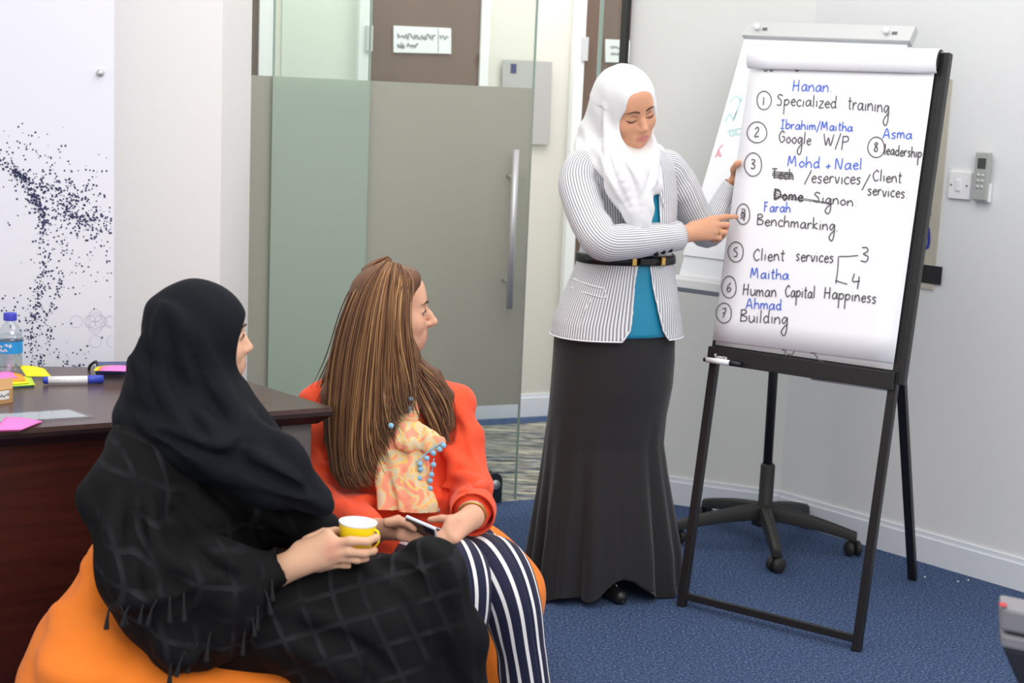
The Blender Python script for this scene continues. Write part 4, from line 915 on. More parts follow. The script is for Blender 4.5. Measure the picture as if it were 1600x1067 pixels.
# pointing hand
wr_ = P(1062, 367, 4.45); kI, kM, kR, kP = P(1112, 343, 4.51), P(1116, 352, 4.505), P(1114, 362, 4.50), P(1107, 370, 4.495)
for k_, r_ in ((kI, .0125), (kM, .0125), (kR, .012), (kP, .011)): bv.cap(wr_, k_, .0215, r_, .012)
finger(bv, [kI, P(1132, 338.5, 4.545), P(1143, 338.5, 4.565), P(1151, 339, 4.582)], .0105, .0066)
finger(bv, [kM, P(1136, 351, 4.53), P(1134, 358, 4.555), P(1122, 359, 4.55)], .0098, .0072)
finger(bv, [kR, P(1133, 363, 4.525), P(1130, 369, 4.545), P(1119, 369, 4.545)], .0094, .007)
finger(bv, [kP, P(1124, 372, 4.515), P(1121, 376, 4.53), P(1112, 375, 4.53)], .0086, .0064)
finger(bv, [P(1080, 352, 4.47), P(1102, 345, 4.535), P(1122, 346, 4.56)], .0115, .0078)
# hand gripping the board edge: fingers behind, thumb in front
pe = lambda u, v, o: PN(u, v, eb(0, 1, o), EN)
kb_ = pe(1152, 268, -.055); bv.cap(wrL, kb_, .022, .017, .012); bv.cap(wrL, pe(1150, 280, -.03), .02, .016, .012)
for dv, r_ in ((-10, .009), (0, .009), (10, .0088), (19, .008)): finger(bv, [kb_+UPZ*(-dv*.0014), pe(1168, 262+dv, -.05), pe(1186, 262+dv, -.034)], r_, .007)
finger(bv, [pe(1148, 278, -.035), pe(1146, 264, .002), pe(1151, 256, .0215), pe(1155, 253.5, .0235)], .0115, .0078)
V, Fq = bv.mesh(); V = relax(V, Fq, 1, .35)
body = npmesh('body', V, Fq, 'skin', w1, cols=skin_cols(V, SK1, [(HO, HR, hs, (196, 120, 116), (216, 148, 118))], [(P(1150, 339, 4.58), .012, (226, 140, 120)), (pe(1153, 254, .02), .012, (226, 140, 120))]))
face_parts(bv, HO, HR, hs, w1, 'down')
del bv
rc = kR*.62+P(1133, 363, 4.525)*.38; rd_ = unit(P(1133, 363, 4.525)-kR); rx = unit(np.cross(rd_, UPZ)); ry = np.cross(rd_, rx)
MB().tube([rc+(rx*math.cos(a)+ry*math.sin(a))*.0105 for a in np.linspace(0, 2*math.pi, 21)], .0014, 6).build('finger_ring', 'gold', w1, True)

# --- garment rings around the body
BL = np.array([math.cos(math.radians(22)), math.sin(math.radians(22)), 0.]); BF = np.array([math.sin(math.radians(22)), -math.cos(math.radians(22)), 0.])
def ellring(uL, uR, v, y, depth, n=80, a0=0., a1=2*math.pi, ex=2.3, grow=0., scale=1.):
    L_ = P(uL, v, y); R_ = P(uR, v, y); c = (L_+R_)/2; hwid = (R_[0]-L_[0])/2+grow; z = P((uL+uR)/2, v, y)[2]; b = hwid*depth
    a_ = math.sqrt(max(hwid**2-(b*BF[0])**2, .0001))/BL[0]; t = np.linspace(a0, a1, n)     # t=0 at the front, growing to the viewer's right
    cs, sn = np.cos(t), np.sin(t); f = np.sign(cs)*np.abs(cs)**(2/ex)*b*scale; l = np.sign(sn)*np.abs(sn)**(2/ex)*a_*scale
    p = c[None, :]*[1, 1, 0]+l[:, None]*BL+f[:, None]*BF; p[:, 2] = z; return p
def pxs(p): q = p-CC; w_ = q@CW; return 800+F*(q@CR)/w_
JV = np.array([224, 229, 236, 246, 262, 300, 350, 396, 408, 430, 470, 500, 522.])
JL = np.array([955, 934, 912, 897, 897, 903, 907, 906, 905, 894, 876, 864, 860.])
JR = np.array([1012, 1028, 1040, 1050, 1055, 1058, 1057, 1050, 1051, 1056, 1061, 1064, 1066.])
OLv = [222, 260, 300, 350, 396, 412, 440, 480, 505, 522]; OL = [962, 968, 985, 992, 995, 995, 991, 988, 984, 972]; OR = [1010, 1020, 1030, 1033, 1022, 1017, 1021, 1029, 1036, 1046]
vv = np.concatenate([np.linspace(224, 262, 12), np.linspace(266, 522, 60)])
rings = []; us = []; dep = .72
for v in vv:
    l, r = np.interp(v, JV, JL), np.interp(v, JV, JR); full = ellring(l, r, v, YS, dep, 721, -math.pi, math.pi)
    u = pxs(full); fr = np.abs(np.linspace(-math.pi, math.pi, 721)) < 1.35; idxs = np.where(fr)[0]
    iL = idxs[np.argmin(np.abs(u[idxs]-np.interp(v, OLv, OL)))]; iR = idxs[np.argmin(np.abs(u[idxs]-np.interp(v, OLv, OR)))]
    th = np.linspace(-math.pi, math.pi, 721); ring = ellring(l, r, v, YS, dep, 110, th[iR], th[iL]+2*math.pi)
    rings.append(ring); hm = .5*((np.interp(v, JV, JR)-np.interp(v, JV, JL)))
    us.append(np.linspace(th[iR], th[iL]+2*math.pi, 110)*.135)
V, Fq = rings_mesh(rings); su = np.concatenate(us); N = vnormals(V, Fq)
if np.mean(np.sum(N*(V-np.array([chest[0], YS, 0])*[1, 1, 0]-V*[0, 0, 1]), axis=1)) < 0: Fq = Fq[:, ::-1]; N = -N
off = .0035*waves(V, 21, 38, 5, .6)+.003*np.sin(V[:, 2]*70+4*np.sin(V[:, 0]*14))*np.exp(-((V[:, 2]-waist[2])/.07)**2)
V = V+N*off[:, None]
bz = npmesh('blazer', V, Fq, 'blazer_cloth', w1, fl={'su': su}); sd = bz.modifiers.new('thick', 'SOLIDIFY'); sd.thickness = .005; sd.offset = -1; bz['label'] = 'white and grey pinstriped blazer with white piping'
nr = 110; Ve = V.reshape(-1, nr, 3); Ne = N.reshape(-1, nr, 3)
for path in (Ve[8:, 0]+Ne[8:, 0]*.001, Ve[8:, -1]+Ne[8:, -1]*.001, Ve[-1]): MB().tube(path, .0024, 6).build('piping', 'piping', bz, True)
def onblazer(u, v):      # nearest front point of the blazer under a picture point
    j = int(np.argmin(np.abs(vv-v))); k = Ve[j]; fr = (k-k.mean(0))@BF > -.02; uu = pxs(k); uu = np.where(fr, uu, 1e9); i = int(np.argmin(np.abs(uu-u))); return k[i]+Ne[j, i]*.0025
MB().tube(crom([onblazer(896, 434), onblazer(920, 438), onblazer(945, 443)], 6), .0026, 6).build('pocket_piping', 'piping', bz, True)
MB().tube(crom([onblazer(893, 448), onblazer(918, 452), onblazer(944, 456), onblazer(945, 443)], 6), .0018, 6).build('pocket_flap_edge', 'piping', bz, True)
MB().tube(crom([onblazer(930, 455), onblazer(915, 475), onblazer(902, 505)], 6), .0012, 6).build('dart_seam', 'piping', bz, True)
for pts in ([(1008, 262), (1022, 285), (1038, 320), (1045, 350), (1040, 380)], [(975, 300), (980, 330), (990, 355), (1000, 372)]):   # lapel edges
    MB().tube(crom([onblazer(*p) for p in pts], 6), .0024, 6).build('lapel_piping', 'piping', bz, True)
sleeve('sleeve', [P(935, 262, YS-.03), P(910, 258, YS-.07), P(904, 288, YS-.10), P(915, 330, YS-.16), P(938, 374, 4.30), P(965, 379, 4.32), P(1010, 375, 4.385), P(1061, 369, 4.45)], [.035, .050, .061, .058, .056, .053, .049, .043], 'blazer_cloth', bz, n=56, seg=8, seed=2, wr=.0045, fr=55, circ=.052)
sleeve('sleeve', [P(1012, 258, YS+.03), P(1040, 258, YS+.07), P(1060, 285, YS+.10), P(1080, 325, YS+.13), P(1103, 362, 4.69), P(1118, 345, 4.70), P(1134, 314, 4.70), P(1148, 288, 4.69)], [.030, .050, .057, .054, .053, .048, .042, .036], 'blazer_cloth', bz, n=56, seg=8, seed=5, wr=.004, fr=55, circ=.05)
for u, v in ((1025, 396), (1036, 393), (1047, 390)):
    p = P(u, v, 4.37+(u-1025)*.0013); MB().lathe([(0, .006), (.006, .006), (.0085, .003), (.008, -.004)], p, (-.1, -1, -.3), 12).build('cuff_button', 'belt_black', bz, True)
tr = []
for v in np.linspace(226, 524, 50):
    l, r = np.interp(v, JV, JL), np.interp(v, JV, JR); q = .93 if v < 480 else .93-.0008*(v-480); tr.append(ellring(l, r, v if v < 520 else 520, YS, dep, 90, 0, 2*math.pi, scale=q if v < 522 else .8))
V, Fq = rings_mesh(tr); N = vnormals(V, Fq)
if np.mean(np.sum(N*(V-np.array([chest[0], YS, 0])*[1, 1, 0]-V*[0, 0, 1]), axis=1)) < 0: Fq = Fq[:, ::-1]; N = -N
fr_ = np.abs(((np.arange(len(V)) % 90)/89*2-1)); V = V+N*(.003*waves(V, 8, 60, 4, .6, [(1, 0, .1), (1, .2, -.3)]))[:, None]*np.where((np.arange(len(V)) % 90 == 0) | (np.arange(len(V)) % 90 == 89), 0, 1)[:, None]
npmesh('blouse', V, Fq, 'blouse_teal', w1)
bl = []
for v, g in ((396, .004), (396.5, .007), (402, .008), (407.5, .007), (408, .004)): bl.append(ellring(np.interp(v, JV, JL), np.interp(v, JV, JR), v, YS, dep, 90, 0, 2*math.pi, grow=g))
V, Fq = rings_mesh(bl); belt = npmesh('belt', V, Fq, 'belt_black', w1); belt.modifiers.new('thick', 'SOLIDIFY').thickness = .003
cR = [p for p in [bl[2][np.argmin(np.abs(pxs(bl[2])-u)+(bl[2][:, 1] > YS)*999)] for u in (988, 1010, 1034)]]
for p, sx, m_ in ((cR[0], .014, 'gold'), (cR[2], .014, 'gold'), (cR[1], .052, 'belt_black')):
    MB().box(p+BF*.008, (sx, .012, .026 if m_ == 'gold' else .022), (BL, BF, UPZ)).build('belt_buckle' if m_ == 'gold' else 'belt_bow', m_, belt, bevel=.003)
# skirt
SV = [470, 515, 560, 600, 645, 690, 740, 800, 860, 905]; SL = [880, 868, 865, 862, 858, 853, 848, 840, 833, 829]; SR = [1052, 1054, 1054, 1051, 1042, 1037, 1043, 1052, 1061, 1067]
sk = []; vs_ = np.linspace(470, 905, 70); zf = P(948, 905, YS+.06)[2]
for v in vs_:
    t = (v-470)/435; yy = YS+.01+.05*t; r_ = ellring(np.interp(v, SV, SL), np.interp(v, SV, SR), v, yy, .74-.1*t, 160, math.pi, 3*math.pi, ex=2.1)
    a = np.linspace(math.pi, 3*math.pi, 160); c = r_.mean(0); rad = r_-c; amp = max(0, (t-.38)/.62)
    ph_ = a*9+.8+1.1*np.sin(a*2); fold = amp**1.1*(.17*(np.abs(np.sin(ph_*.5))**.7-.6)+.05*np.sin(a*17+2+t))
    r_ = c+rad*(1+fold[:, None]); r_[:, 2] = r_[:, 2]*1.0
    if t > .9: r_[:, 2] = r_[:, 2]*(1-(t-.9)*10)+(.016+.012*np.sin(a*7+.8)+.075*np.exp(-(((a+.10+math.pi) % (2*math.pi)-math.pi)/.27)**2))*(t-.9)*10
    sk.append(r_)
V, Fq = rings_mesh(sk); N = vnormals(V, Fq)
if np.mean(np.sum(N*(V-np.array([P(955, 700, YS)[0], YS+.04, 0])*[1, 1, 0]-V*[0, 0, 1]), axis=1)) < 0: Fq = Fq[:, ::-1]
o = npmesh('skirt', V, Fq, 'skirt_black', w1); o.modifiers.new('thick', 'SOLIDIFY').thickness = -.003
MB().tube([sk[int(32-5*math.cos(min(abs((i-79.5)/46), 1)*1.57))][i]+np.array([0, -.001, 0]) for i in range(34, 126)], .0011, 5).build('skirt_seam', 'skirt_black', o, True)
# shoe
so = Z(936, 926); st = Z(968, 943); sv = Vol(np.minimum(so, st)+np.array([-.08, -.08, -.01]), np.maximum(so, st)+np.array([.08, .14, .1]), .003)
sv.cap(so+np.array([-.02, .06, .040]), so+UPZ*.034, .030, .031, .02); sv.cap(so+UPZ*.034, st+UPZ*.022, .032, .024, .015); sv.floor(.004)
cloth(sv, 'shoe', 'shoe_black', w1, it=1)
sb = so*.35+st*.65+np.array([0, -.012, .050]); MB().tube([sb+np.array([.011*math.cos(a), -.006-.004*math.sin(a), .008*math.sin(a)]) for a in np.linspace(2.6, 7.2, 16)], .0014, 6).build('shoe_buckle', 'chrome', w1, True)
sl_ = [so+np.array([-.02, -.030, .012]), so*.5+st*.5+np.array([.0, -.030, .012]), st+np.array([.012, -.022, .012])]; MB().tube(crom(sl_, 5), .004, 6).build('shoe_sole', 'shoe_black', w1, True)
# hijab
hv = Vol((.04, 4.12, .93), (.72, 4.86, 1.70), .0042)
hv.ell(hw(0, -.014, .030), np.array([.086, .106, .094])*hs, HR, 0)
hv.cap(hw(0, .008, -.03), hw(0, -.012, -.12), .078, .076, .03); hv.ell(hw(0, .050, -.115), (.058, .046, .036), HR, .02)
hv.cap(hw(.02, -.05, -.02), P(930, 225, YS), .075, .058, .05)
hv.cap(P(930, 222, YS), P(925, 238, YS-.04), .052, .045, .03); nb = P(968, 246, YS)
hv.cap(nb, P(925, 246, YS-.05), .065, .042, .04); hv.cap(nb, P(1022, 243, YS+.02), .06, .034, .04)
fl_ = (BF, .34)
hv.cap(P(985, 245, YS-.10), P(984, 285, YS-.165), .088, .085, .03, flat=fl_); hv.cap(P(984, 285, YS-.165), P(996, 330, YS-.175), .078, .052, .02, flat=fl_); hv.cap(P(996, 330, YS-.175), P(1001, 366, YS-.165), .048, .027, .015, flat=fl_)
hv.cap(P(948, 250, YS-.09), P(970, 285, YS-.15), .055, .04, .02, flat=(BF, .4)); hv.cap(P(1012, 258, YS-.06), P(1024, 290, YS-.12), .04, .03, .02, flat=(BF, .4))
# face opening
hv.ell(hw(.004, .125, -.034), np.array([.068, .128, .083])*hs, HR, .006, True); hv.ell(hw(0, .125, .012), np.array([.050, .098, .066])*hs, HR, .006, True)
for pts in ([(945, 165), (950, 220), (965, 270), (985, 330), (996, 362)], [(958, 232), (982, 262), (1000, 300), (1010, 350)], [(1028, 232), (1033, 262), (1020, 292)], [(938, 240), (952, 275), (972, 312)]): ridge(hv, pts, .008, .016)
for pts in ([(950, 240), (962, 280), (984, 325)], [(972, 250), (990, 290), (1003, 345)], [(1020, 250), (1018, 280), (1008, 305)]): ridge(hv, pts, .005, .012, True)
def hmask(V): L = (V-HO)@HR/hs; return np.where(L[:, 2] > .02, .35, 1.)*np.clip((np.abs(L[:, 0])/.05+np.maximum(-L[:, 2]-.12, 0)/.05+np.maximum(.02-L[:, 1], 0)/.05)-.3, .15, 1)
cloth(hv, 'headscarf', 'hijab_white', w1, [(31, 60, .0075, [(.85, .2, .5), (.9, 0, .42)]), (33, 110, .0035, [(.85, .2, .5), (.9, 0, .4)])], mask=hmask)
del hv
# ================================================================== bean bags
def beanbag(name, lo, hi, prims, label, seed, folds=()):
    v = Vol(lo, hi, .010)
    for a, b, ra, rb in prims: v.cap(a, b, ra, rb, .09)
    for pts in folds: ridge(v, pts, .013, .04)
    v.floor(.004)
    def mk_(V): return np.clip((V[:, 2]-.02)/.1, 0, 1)
    o = cloth(v, 'beanbag', 'beanbag', None, [(seed, 22, .010, [(.2, .2, 1), (-.3, .3, 1)]), (seed+1, 60, .004, [(.1, .1, 1), (-.2, .2, 1)])], it=4, mask=mk_, label=label, cat='bean bag'); return o
c1 = P(300, 1100, 3.02)
beanbag('beanbag', (-1.35, 2.30, -.02), (.25, 3.42, .85), [
    (P(216, 888, 3.12), P(196, 1050, 3.06), .112, .195), (P(196, 1050, 3.06), P(215, 1160, 2.98), .195, .26), (P(215, 1160, 2.98), P(560, 1185, 2.98), .25, .20)],
    'large orange bean bag under the woman in black', 3, [[(88, 950), (120, 965), (170, 985)], [(85, 985), (130, 1005), (190, 1012)], [(70, 1020), (120, 1040), (180, 1045)], [(105, 905), (130, 925), (160, 940)], [(66, 1048), (110, 1062), (160, 1066)], [(135, 850), (145, 880), (160, 900)]])
beanbag('beanbag', (-.55, 3.28, -.02), (.35, 4.35, .75), [
    (np.array([-.28, 3.92, .20]), np.array([-.16, 3.90, .20]), .20, .20), (P(738, 880, 3.90), P(770, 935, 3.86), .108, .118), (P(770, 935, 3.86), P(745, 1060, 3.72), .118, .14), (P(745, 1060, 3.72), P(740, 1150, 3.66), .14, .16)],
    'orange bean bag under the woman in the coral blouse', 7)

# ================================================================== woman in coral blouse
SK2 = (222, 170, 142)
w2 = thing('person', Z(690, 1290), 'woman with long brown hair in coral blouse and striped trousers, seated', 'person')
Y2 = 3.86
HR2 = frame((math.cos(math.radians(9)), math.sin(math.radians(9)), .02), 0.); h2 = .99
HO2 = P(612, 482, 3.84)
bv = Vol((-.60, 3.28, 0.0), (.20, 4.10, 1.20), .0042)
hw2 = lambda x, y, z: HO2+HR2@(np.array([x, y, z])*h2)
head_sdf(bv, HO2, HR2, h2, .007)
ch2, wa2, pe2 = P(618, 665, Y2), P(640, 790, Y2-.03), P(660, 850, Y2-.05)
bv.cap(hw2(0, -.03, -.15), ch2, .05, .085, .05); bv.cap(ch2, wa2, .095, .09, .05); bv.cap(wa2, pe2-UPZ*.03, .09, .09, .05)
sR, eR, rR = P(514, 634, 3.965), P(514, 775, 3.85), P(590, 828, 3.55)
sL, eL, rL = P(694, 636, 3.87), P(738, 765, 3.765), P(737, 808, 3.54)
bv.cap(ch2+UPZ*.05, sR, .06, .034, .04); bv.cap(ch2+UPZ*.05, sL, .06, .032, .04)
bv.chain([sR, eR, rR], [.034, .030, .0255], .02); bv.chain([sL, eL, rL], [.032, .028, .026], .02)
bv.chain([P(650, 890, 3.78), P(712, 902, 3.45), P(700, 1060, 3.42)], [.07, .052, .04], .03); bv.chain([P(732, 888, 3.78), P(784, 915, 3.47), P(822, 1040, 3.44), P(836, 1130, 3.44)], [.07, .052, .045, .035], .03)
bv.cap(P(836, 1130, 3.44), P(842, 1200, 3.42), .035, .035, .02)
# hand with the phone (her right), hand beneath it (her left)
yh = 3.46
k4 = [P(622, 812, yh), P(628, 822, yh-.005), P(630, 831, yh-.01), P(626, 838, yh-.012)]
for q, r_ in zip(k4, (.0125, .013, .0125, .0115)): bv.cap(rR, q, .0225, r_, .012)
finger(bv, [P(606, 817, yh-.01), P(628, 815, yh-.022), P(640, 820, yh-.03), P(647, 826, yh-.03)], .0125, .0085)
finger(bv, [k4[1], P(650, 834, yh-.005), P(668, 838, yh), P(686, 834, yh)], .0095, .007); finger(bv, [k4[2], P(652, 840, yh-.008), P(668, 842, yh-.005), P(682, 840, yh)], .0092, .0068); finger(bv, [k4[3], P(642, 844, yh-.01), P(660, 846, yh-.008)], .0085, .0066)
k5 = [P(703, 816, yh+.01), P(700, 826, yh), P(703, 836, yh-.008), P(710, 843, yh-.015)]
for q, r_ in zip(k5, (.0135, .0145, .0145, .0125)): bv.cap(rL, q, .0255, r_, .012)
finger(bv, [P(712, 812, yh+.02), P(690, 810, yh+.03), P(672, 812, yh+.035)], .0115, .008)
finger(bv, [k5[1], P(688, 836, yh-.012), P(672, 842, yh-.015), P(660, 843, yh-.01)], .0095, .007); finger(bv, [k5[2], P(692, 842, yh-.018), P(678, 847, yh-.018), P(667, 848, yh-.015)], .0093, .007); finger(bv, [k5[3], P(700, 848, yh-.02), P(688, 851, yh-.02)], .0088, .0068)
V, Fq = bv.mesh(); V = relax(V, Fq, 1, .35)
npmesh('body', V, Fq, 'skin', w2, cols=skin_cols(V, SK2, [(HO2, HR2, h2, (204, 134, 126), (224, 158, 134))]))
face_parts(bv, HO2, HR2, h2, w2, 'open', look=.003)
del bv
# blouse
cv = Vol((-.62, 3.46, .36), (.12, 4.12, 1.10), .005)
cv.cap(P(640, 610, Y2), P(622, 668, Y2), .07, .118, .05); cv.cap(P(620, 668, Y2-.005), P(638, 800, Y2-.03), .122, .130, .06); cv.cap(P(640, 800, Y2-.04), P(650, 845, Y2-.05), .135, .15, .05)
cv.cap(P(600, 622, Y2+.02), P(505, 622, 3.95), .062, .050, .05); cv.cap(P(650, 618, Y2), P(704, 628, 3.85), .062, .056, .05)
cv.chain([P(503, 630, 3.95), P(511, 700, 3.90), P(514, 775, 3.83)], [.055, .054, .052], .025); cv.chain([P(514, 775, 3.83), P(548, 800, 3.70), P(578, 822, 3.59)], [.052, .047, .042], .025)
cv.chain([P(708, 635, 3.85), P(724, 700, 3.81), P(737, 765, 3.745)], [.057, .054, .053], .025); cv.chain([P(737, 765, 3.745), P(738, 785, 3.67), P(739, 797, 3.605)], [.053, .050, .050], .02)
cv.ell(P(636, 585, Y2-.02), (.055, .055, .06), None, .02, True)
for pts in ([(700, 742), (738, 752), (765, 768)], [(702, 762), (742, 772), (768, 785)], [(688, 680), (708, 712), (735, 730)], [(500, 655), (515, 690), (530, 720)], [(498, 720), (520, 732), (545, 735)], [(560, 775), (590, 782), (615, 775)], [(690, 770), (705, 742), (715, 700)], [(715, 640), (735, 690), (745, 735)], [(710, 778), (735, 768), (758, 758)], [(640, 770), (665, 780), (690, 778)], [(500, 760), (525, 768), (550, 790)]): ridge(cv, pts, .010, .012)
for pts in ([(690, 605), (702, 660), (698, 730), (694, 775)], [(704, 752), (742, 762), (768, 776)], [(530, 600), (524, 660), (530, 740)], [(498, 700), (515, 715), (540, 722)]): ridge(cv, pts, .006, .012, True)
def blmask(V): return np.ones(len(V))
cloth(cv, 'blouse', 'blouse_coral', w2, [(41, 46, .010, [(.7, .2, .7), (.5, -.2, .85), (-.5, .2, .8)]), (43, 95, .005, [(.7, .3, .6), (-.4, .2, .9)])])['label'] = 'coral orange long-sleeved blouse'
del cv
cu = [P(739, 790, 3.63), P(739, 797, 3.60), P(738, 804, 3.565)]; sleeve('rolled_cuff', cu, [.057, .058, .056], 'blouse_coral', w2, n=36, seg=6, seed=3, wr=.003, fr=90)
MB().tube(crom([P(548, 590, 3.90), P(520, 588, 3.94), P(528, 578, 3.96), P(545, 572, 3.96)], 6), .014, 8, flat=.5).build('collar', 'blouse_coral', w2, True)
# trousers
sleeve('trouser_leg', [P(655, 880, 3.80), P(682, 884, 3.62), P(714, 895, 3.45), P(722, 935, 3.41), P(712, 1000, 3.43), P(704, 1100, 3.44), P(700, 1180, 3.44)], [.110, .094, .080, .074, .072, .075, .078], 'trouser_cloth', w2, n=64, seg=9, seed=4, wr=.004, fr=32, circ=.098, ref=(0, 0, 1), phase=.013)
sleeve('trouser_leg', [P(722, 890, 3.82), P(744, 888, 3.66), P(776, 897, 3.51), P(799, 940, 3.445), P(812, 1010, 3.435), P(824, 1080, 3.43)], [.105, .094, .086, .072, .063, .060], 'trouser_cloth', w2, n=64, seg=9, seed=9, wr=.005, fr=30, circ=.098, ref=(0, 0, 1), phase=.02)
tv = Vol((-.45, 3.45, .30), (.22, 4.10, .75), .008); tv.cap(P(620, 872, 3.84), P(725, 880, 3.83), .125, .115, .04)
cloth(tv, 'trouser_seat', 'trouser_cloth', w2, fl=lambda V: {'su': V[:, 0]*.9+V[:, 1]*.3})
for p in (P(836, 1150, 3.44), P(700, 1190, 3.44)):
    f0 = np.array([p[0], p[1], 0.]); sv = Vol(f0+np.array([-.08, -.24, -.01]), f0+np.array([.1, .1, .14]), .005); sv.cap(f0+np.array([0, .03, .04]), f0+np.array([.02, -.13, .028]), .04, .032, .02); sv.cap(f0+np.array([0, .02, .05]), f0+np.array([0, 0.02, .09]), .038, .04, .02); sv.floor(.004); cloth(sv, 'shoe', 'shoe_black', w2, it=1)
# scarf and pompoms
ysc = 3.70
sv = Vol((-.40, 3.45, .50), (-.05, 3.95, 1.02), .0035); fs_ = (np.array([.15, -1, .25]), .3)
sv.chain([P(622, 676, 3.712), P(618, 700, 3.70), P(612, 745, 3.69), P(612, 795, 3.665)], [.026, .036, .042, .040], .012, fs_)
sv.chain([P(628, 690, 3.70), P(640, 745, 3.68), P(655, 795, 3.655)], [.028, .044, .050], .012, fs_)
sv.chain([P(630, 672, 3.70), P(634, 690, 3.685)], [.024, .028], .012, (np.array([.15, -1, .25]), .6))
sv.chain([P(646, 678, 3.705), P(672, 690, 3.695)], [.036, .030], .012, fs_); sv.cap(P(650, 700, 3.70), P(656, 712, 3.70), .028, .018, .012, flat=fs_); sv.cap(P(672, 688, 3.695), P(688, 690, 3.69), .024, .014, .01, flat=fs_)
sv.chain([P(664, 725, 3.705), P(667, 755, 3.70)], [.016, .009], .01, fs_)
sv.chain([P(606, 632, 3.75), P(612, 655, 3.735), P(622, 676, 3.715)], [.022, .026, .026], .012, fs_); sv.chain([P(645, 630, 3.75), P(636, 655, 3.735), P(628, 676, 3.715)], [.022, .024, .024], .012, fs_)
cloth(sv, 'scarf', 'scarf_print', w2, [(51, 120, .004, [(1, .2, .15), (1, -.2, -.1)]), (52, 260, .0018, [(1, .1, .25), (1, 0, .1)])], it=1)['label'] = 'pink and yellow patterned scarf with blue pompoms'
pm = [(603, 620), (642, 623), (632, 636), (640, 637), (637, 642), (605.5, 651), (611, 665), (693, 696), (687, 702), (677, 708), (667, 716), (656.5, 725), (677, 726), (657, 733), (674, 741.5), (655, 747), (672, 751), (657, 759), (672, 763), (667, 770), (676, 784), (683, 797)]
sph = MB().lathe([(0, -.0075), (.0046, -.006), (.0072, -.002), (.0072, .002), (.0046, .006), (0, .0075)], (0, 0, 0), UPZ, 10); me = None
for i, (u, v) in enumerate(pm):
    p = P(u, v, 3.672 if v > 660 else 3.70)
    if me is None: o = sph.build('pompom', 'pompom', w2, True); me = o.data
    else: o = link('pompom', me, w2)
    o.location = tuple(p)
for pts in ([(693, 690), (680, 698), (668, 707), (655, 718), (650, 722)], [(652, 735), (655, 752), (662, 768), (672, 782), (684, 800)], [(678, 716), (675, 735), (672, 755)]):
    MB().tube(crom([P(u, v, 3.676) for u, v in pts], 6), .0018, 5).build('scarf_trim', 'pompom', w2, True)
# watch
wc = rL*.86+eL*.14; wd_ = unit(rL-eL); wx = unit(np.cross(wd_, UPZ)); wy = np.cross(wd_, wx)
wt = MB().tube([wc+(wx*math.cos(a)*.033+wy*math.sin(a)*.031) for a in np.linspace(0, 2*math.pi, 29)], .0085, 8, flat=.35, ref=wx).build('watch_strap', 'strap_white', w2, True)
MB().tube([wc+wd_*.012+(wx*math.cos(a)*.034+wy*math.sin(a)*.032) for a in np.linspace(0, 2*math.pi, 33)], .0032, 6).build('bracelet', 'gold', w2, True)
# phone
ph = thing('phone', P(657, 830, 3.44), 'dark smartphone with a bright silver edge held by the woman in coral', 'phone')
a_, b_ = P(634, 806, 3.425), P(681, 826, 3.40); dx_ = unit(b_-a_); nn = unit(np.array([.12, -.62, -.78])); up_ = unit(np.array([.2, .55, -.62])); up_ = unit(up_-dx_*(up_@dx_)); nz = np.cross(dx_, up_)
cph = (a_+b_)/2+up_*.035
MB().box(cph, (np.linalg.norm(b_-a_), .072, .0095), (dx_, up_, nz)).build('phone_frame', 'phone_silver', ph, bevel=.003)
for s_ in (-1, 1): MB().box(cph+nz*s_*.005, (np.linalg.norm(b_-a_)-.005, .067, .001), (dx_, up_, nz)).build('phone_screen' if s_*nz[2] > 0 else 'phone_back', 'phone_dark', ph, bevel=.0004)
# hair: an underlayer and many strands along guides
gl = [[(604, 412, 3.86), (566, 432, 3.86), (538, 505, 3.88), (522, 560, 3.91), (500, 606, 3.93), (487, 622, 3.93)],
      [(602, 410, 3.84), (566, 436, 3.805), (534, 520, 3.79), (520, 620, 3.80), (524, 700, 3.78), (534, 752, 3.74), (560, 764, 3.72)],
      [(604, 409, 3.82), (577, 436, 3.775), (552, 530, 3.745), (540, 630, 3.74), (536, 710, 3.72), (545, 752, 3.70), (560, 768, 3.69)],
      [(608, 409, 3.81), (592, 437, 3.765), (575, 540, 3.735), (566, 640, 3.715), (556, 710, 3.70), (566, 745, 3.68), (588, 760, 3.67)],
      [(614, 410, 3.81), (605, 440, 3.762), (594, 545, 3.73), (588, 630, 3.71), (590, 690, 3.69), (604, 722, 3.675)],
      [(620, 411, 3.81), (618, 440, 3.762), (612, 540, 3.73), (612, 610, 3.71), (618, 645, 3.69), (632, 652, 3.68)],
      [(626, 414, 3.81), (630, 441, 3.768), (624, 500, 3.738), (634, 560, 3.73), (642, 610, 3.71), (640, 650, 3.69)],
      [(624, 414, 3.83), (640, 432, 3.785), (628, 468, 3.748), (630, 520, 3.738), (640, 570, 3.73), (646, 612, 3.71)]]
far = [[(640, 540, 3.84), (655, 572, 3.80), (680, 588, 3.785), (700, 620, 3.775), (704, 668, 3.76)], [(636, 545, 3.83), (650, 580, 3.79), (672, 615, 3.765), (690, 660, 3.75), (696, 700, 3.74)], [(632, 550, 3.82), (645, 590, 3.78), (660, 630, 3.745), (676, 668, 3.735), (692, 690, 3.735)]]
back = [[(600, 410, 3.90), (575, 425, 3.93), (560, 500, 3.95), (550, 580, 3.96), (530, 620, 3.96)], [(606, 409, 3.86), (580, 425, 3.90), (555, 500, 3.91), (535, 575, 3.93), (505, 612, 3.94)]]
hvv = Vol((-.62, 3.58, .66), (-.05, 4.02, 1.22), .005)
for g in gl[1:7]:
    q = [P(*p)+np.array([0, .034, 0]) for p in g[2:-1]]; hvv.chain(q, np.interp(np.linspace(0, 1, len(q)), [0, .2, .8, 1], [.022, .028, .026, .012]), .04)
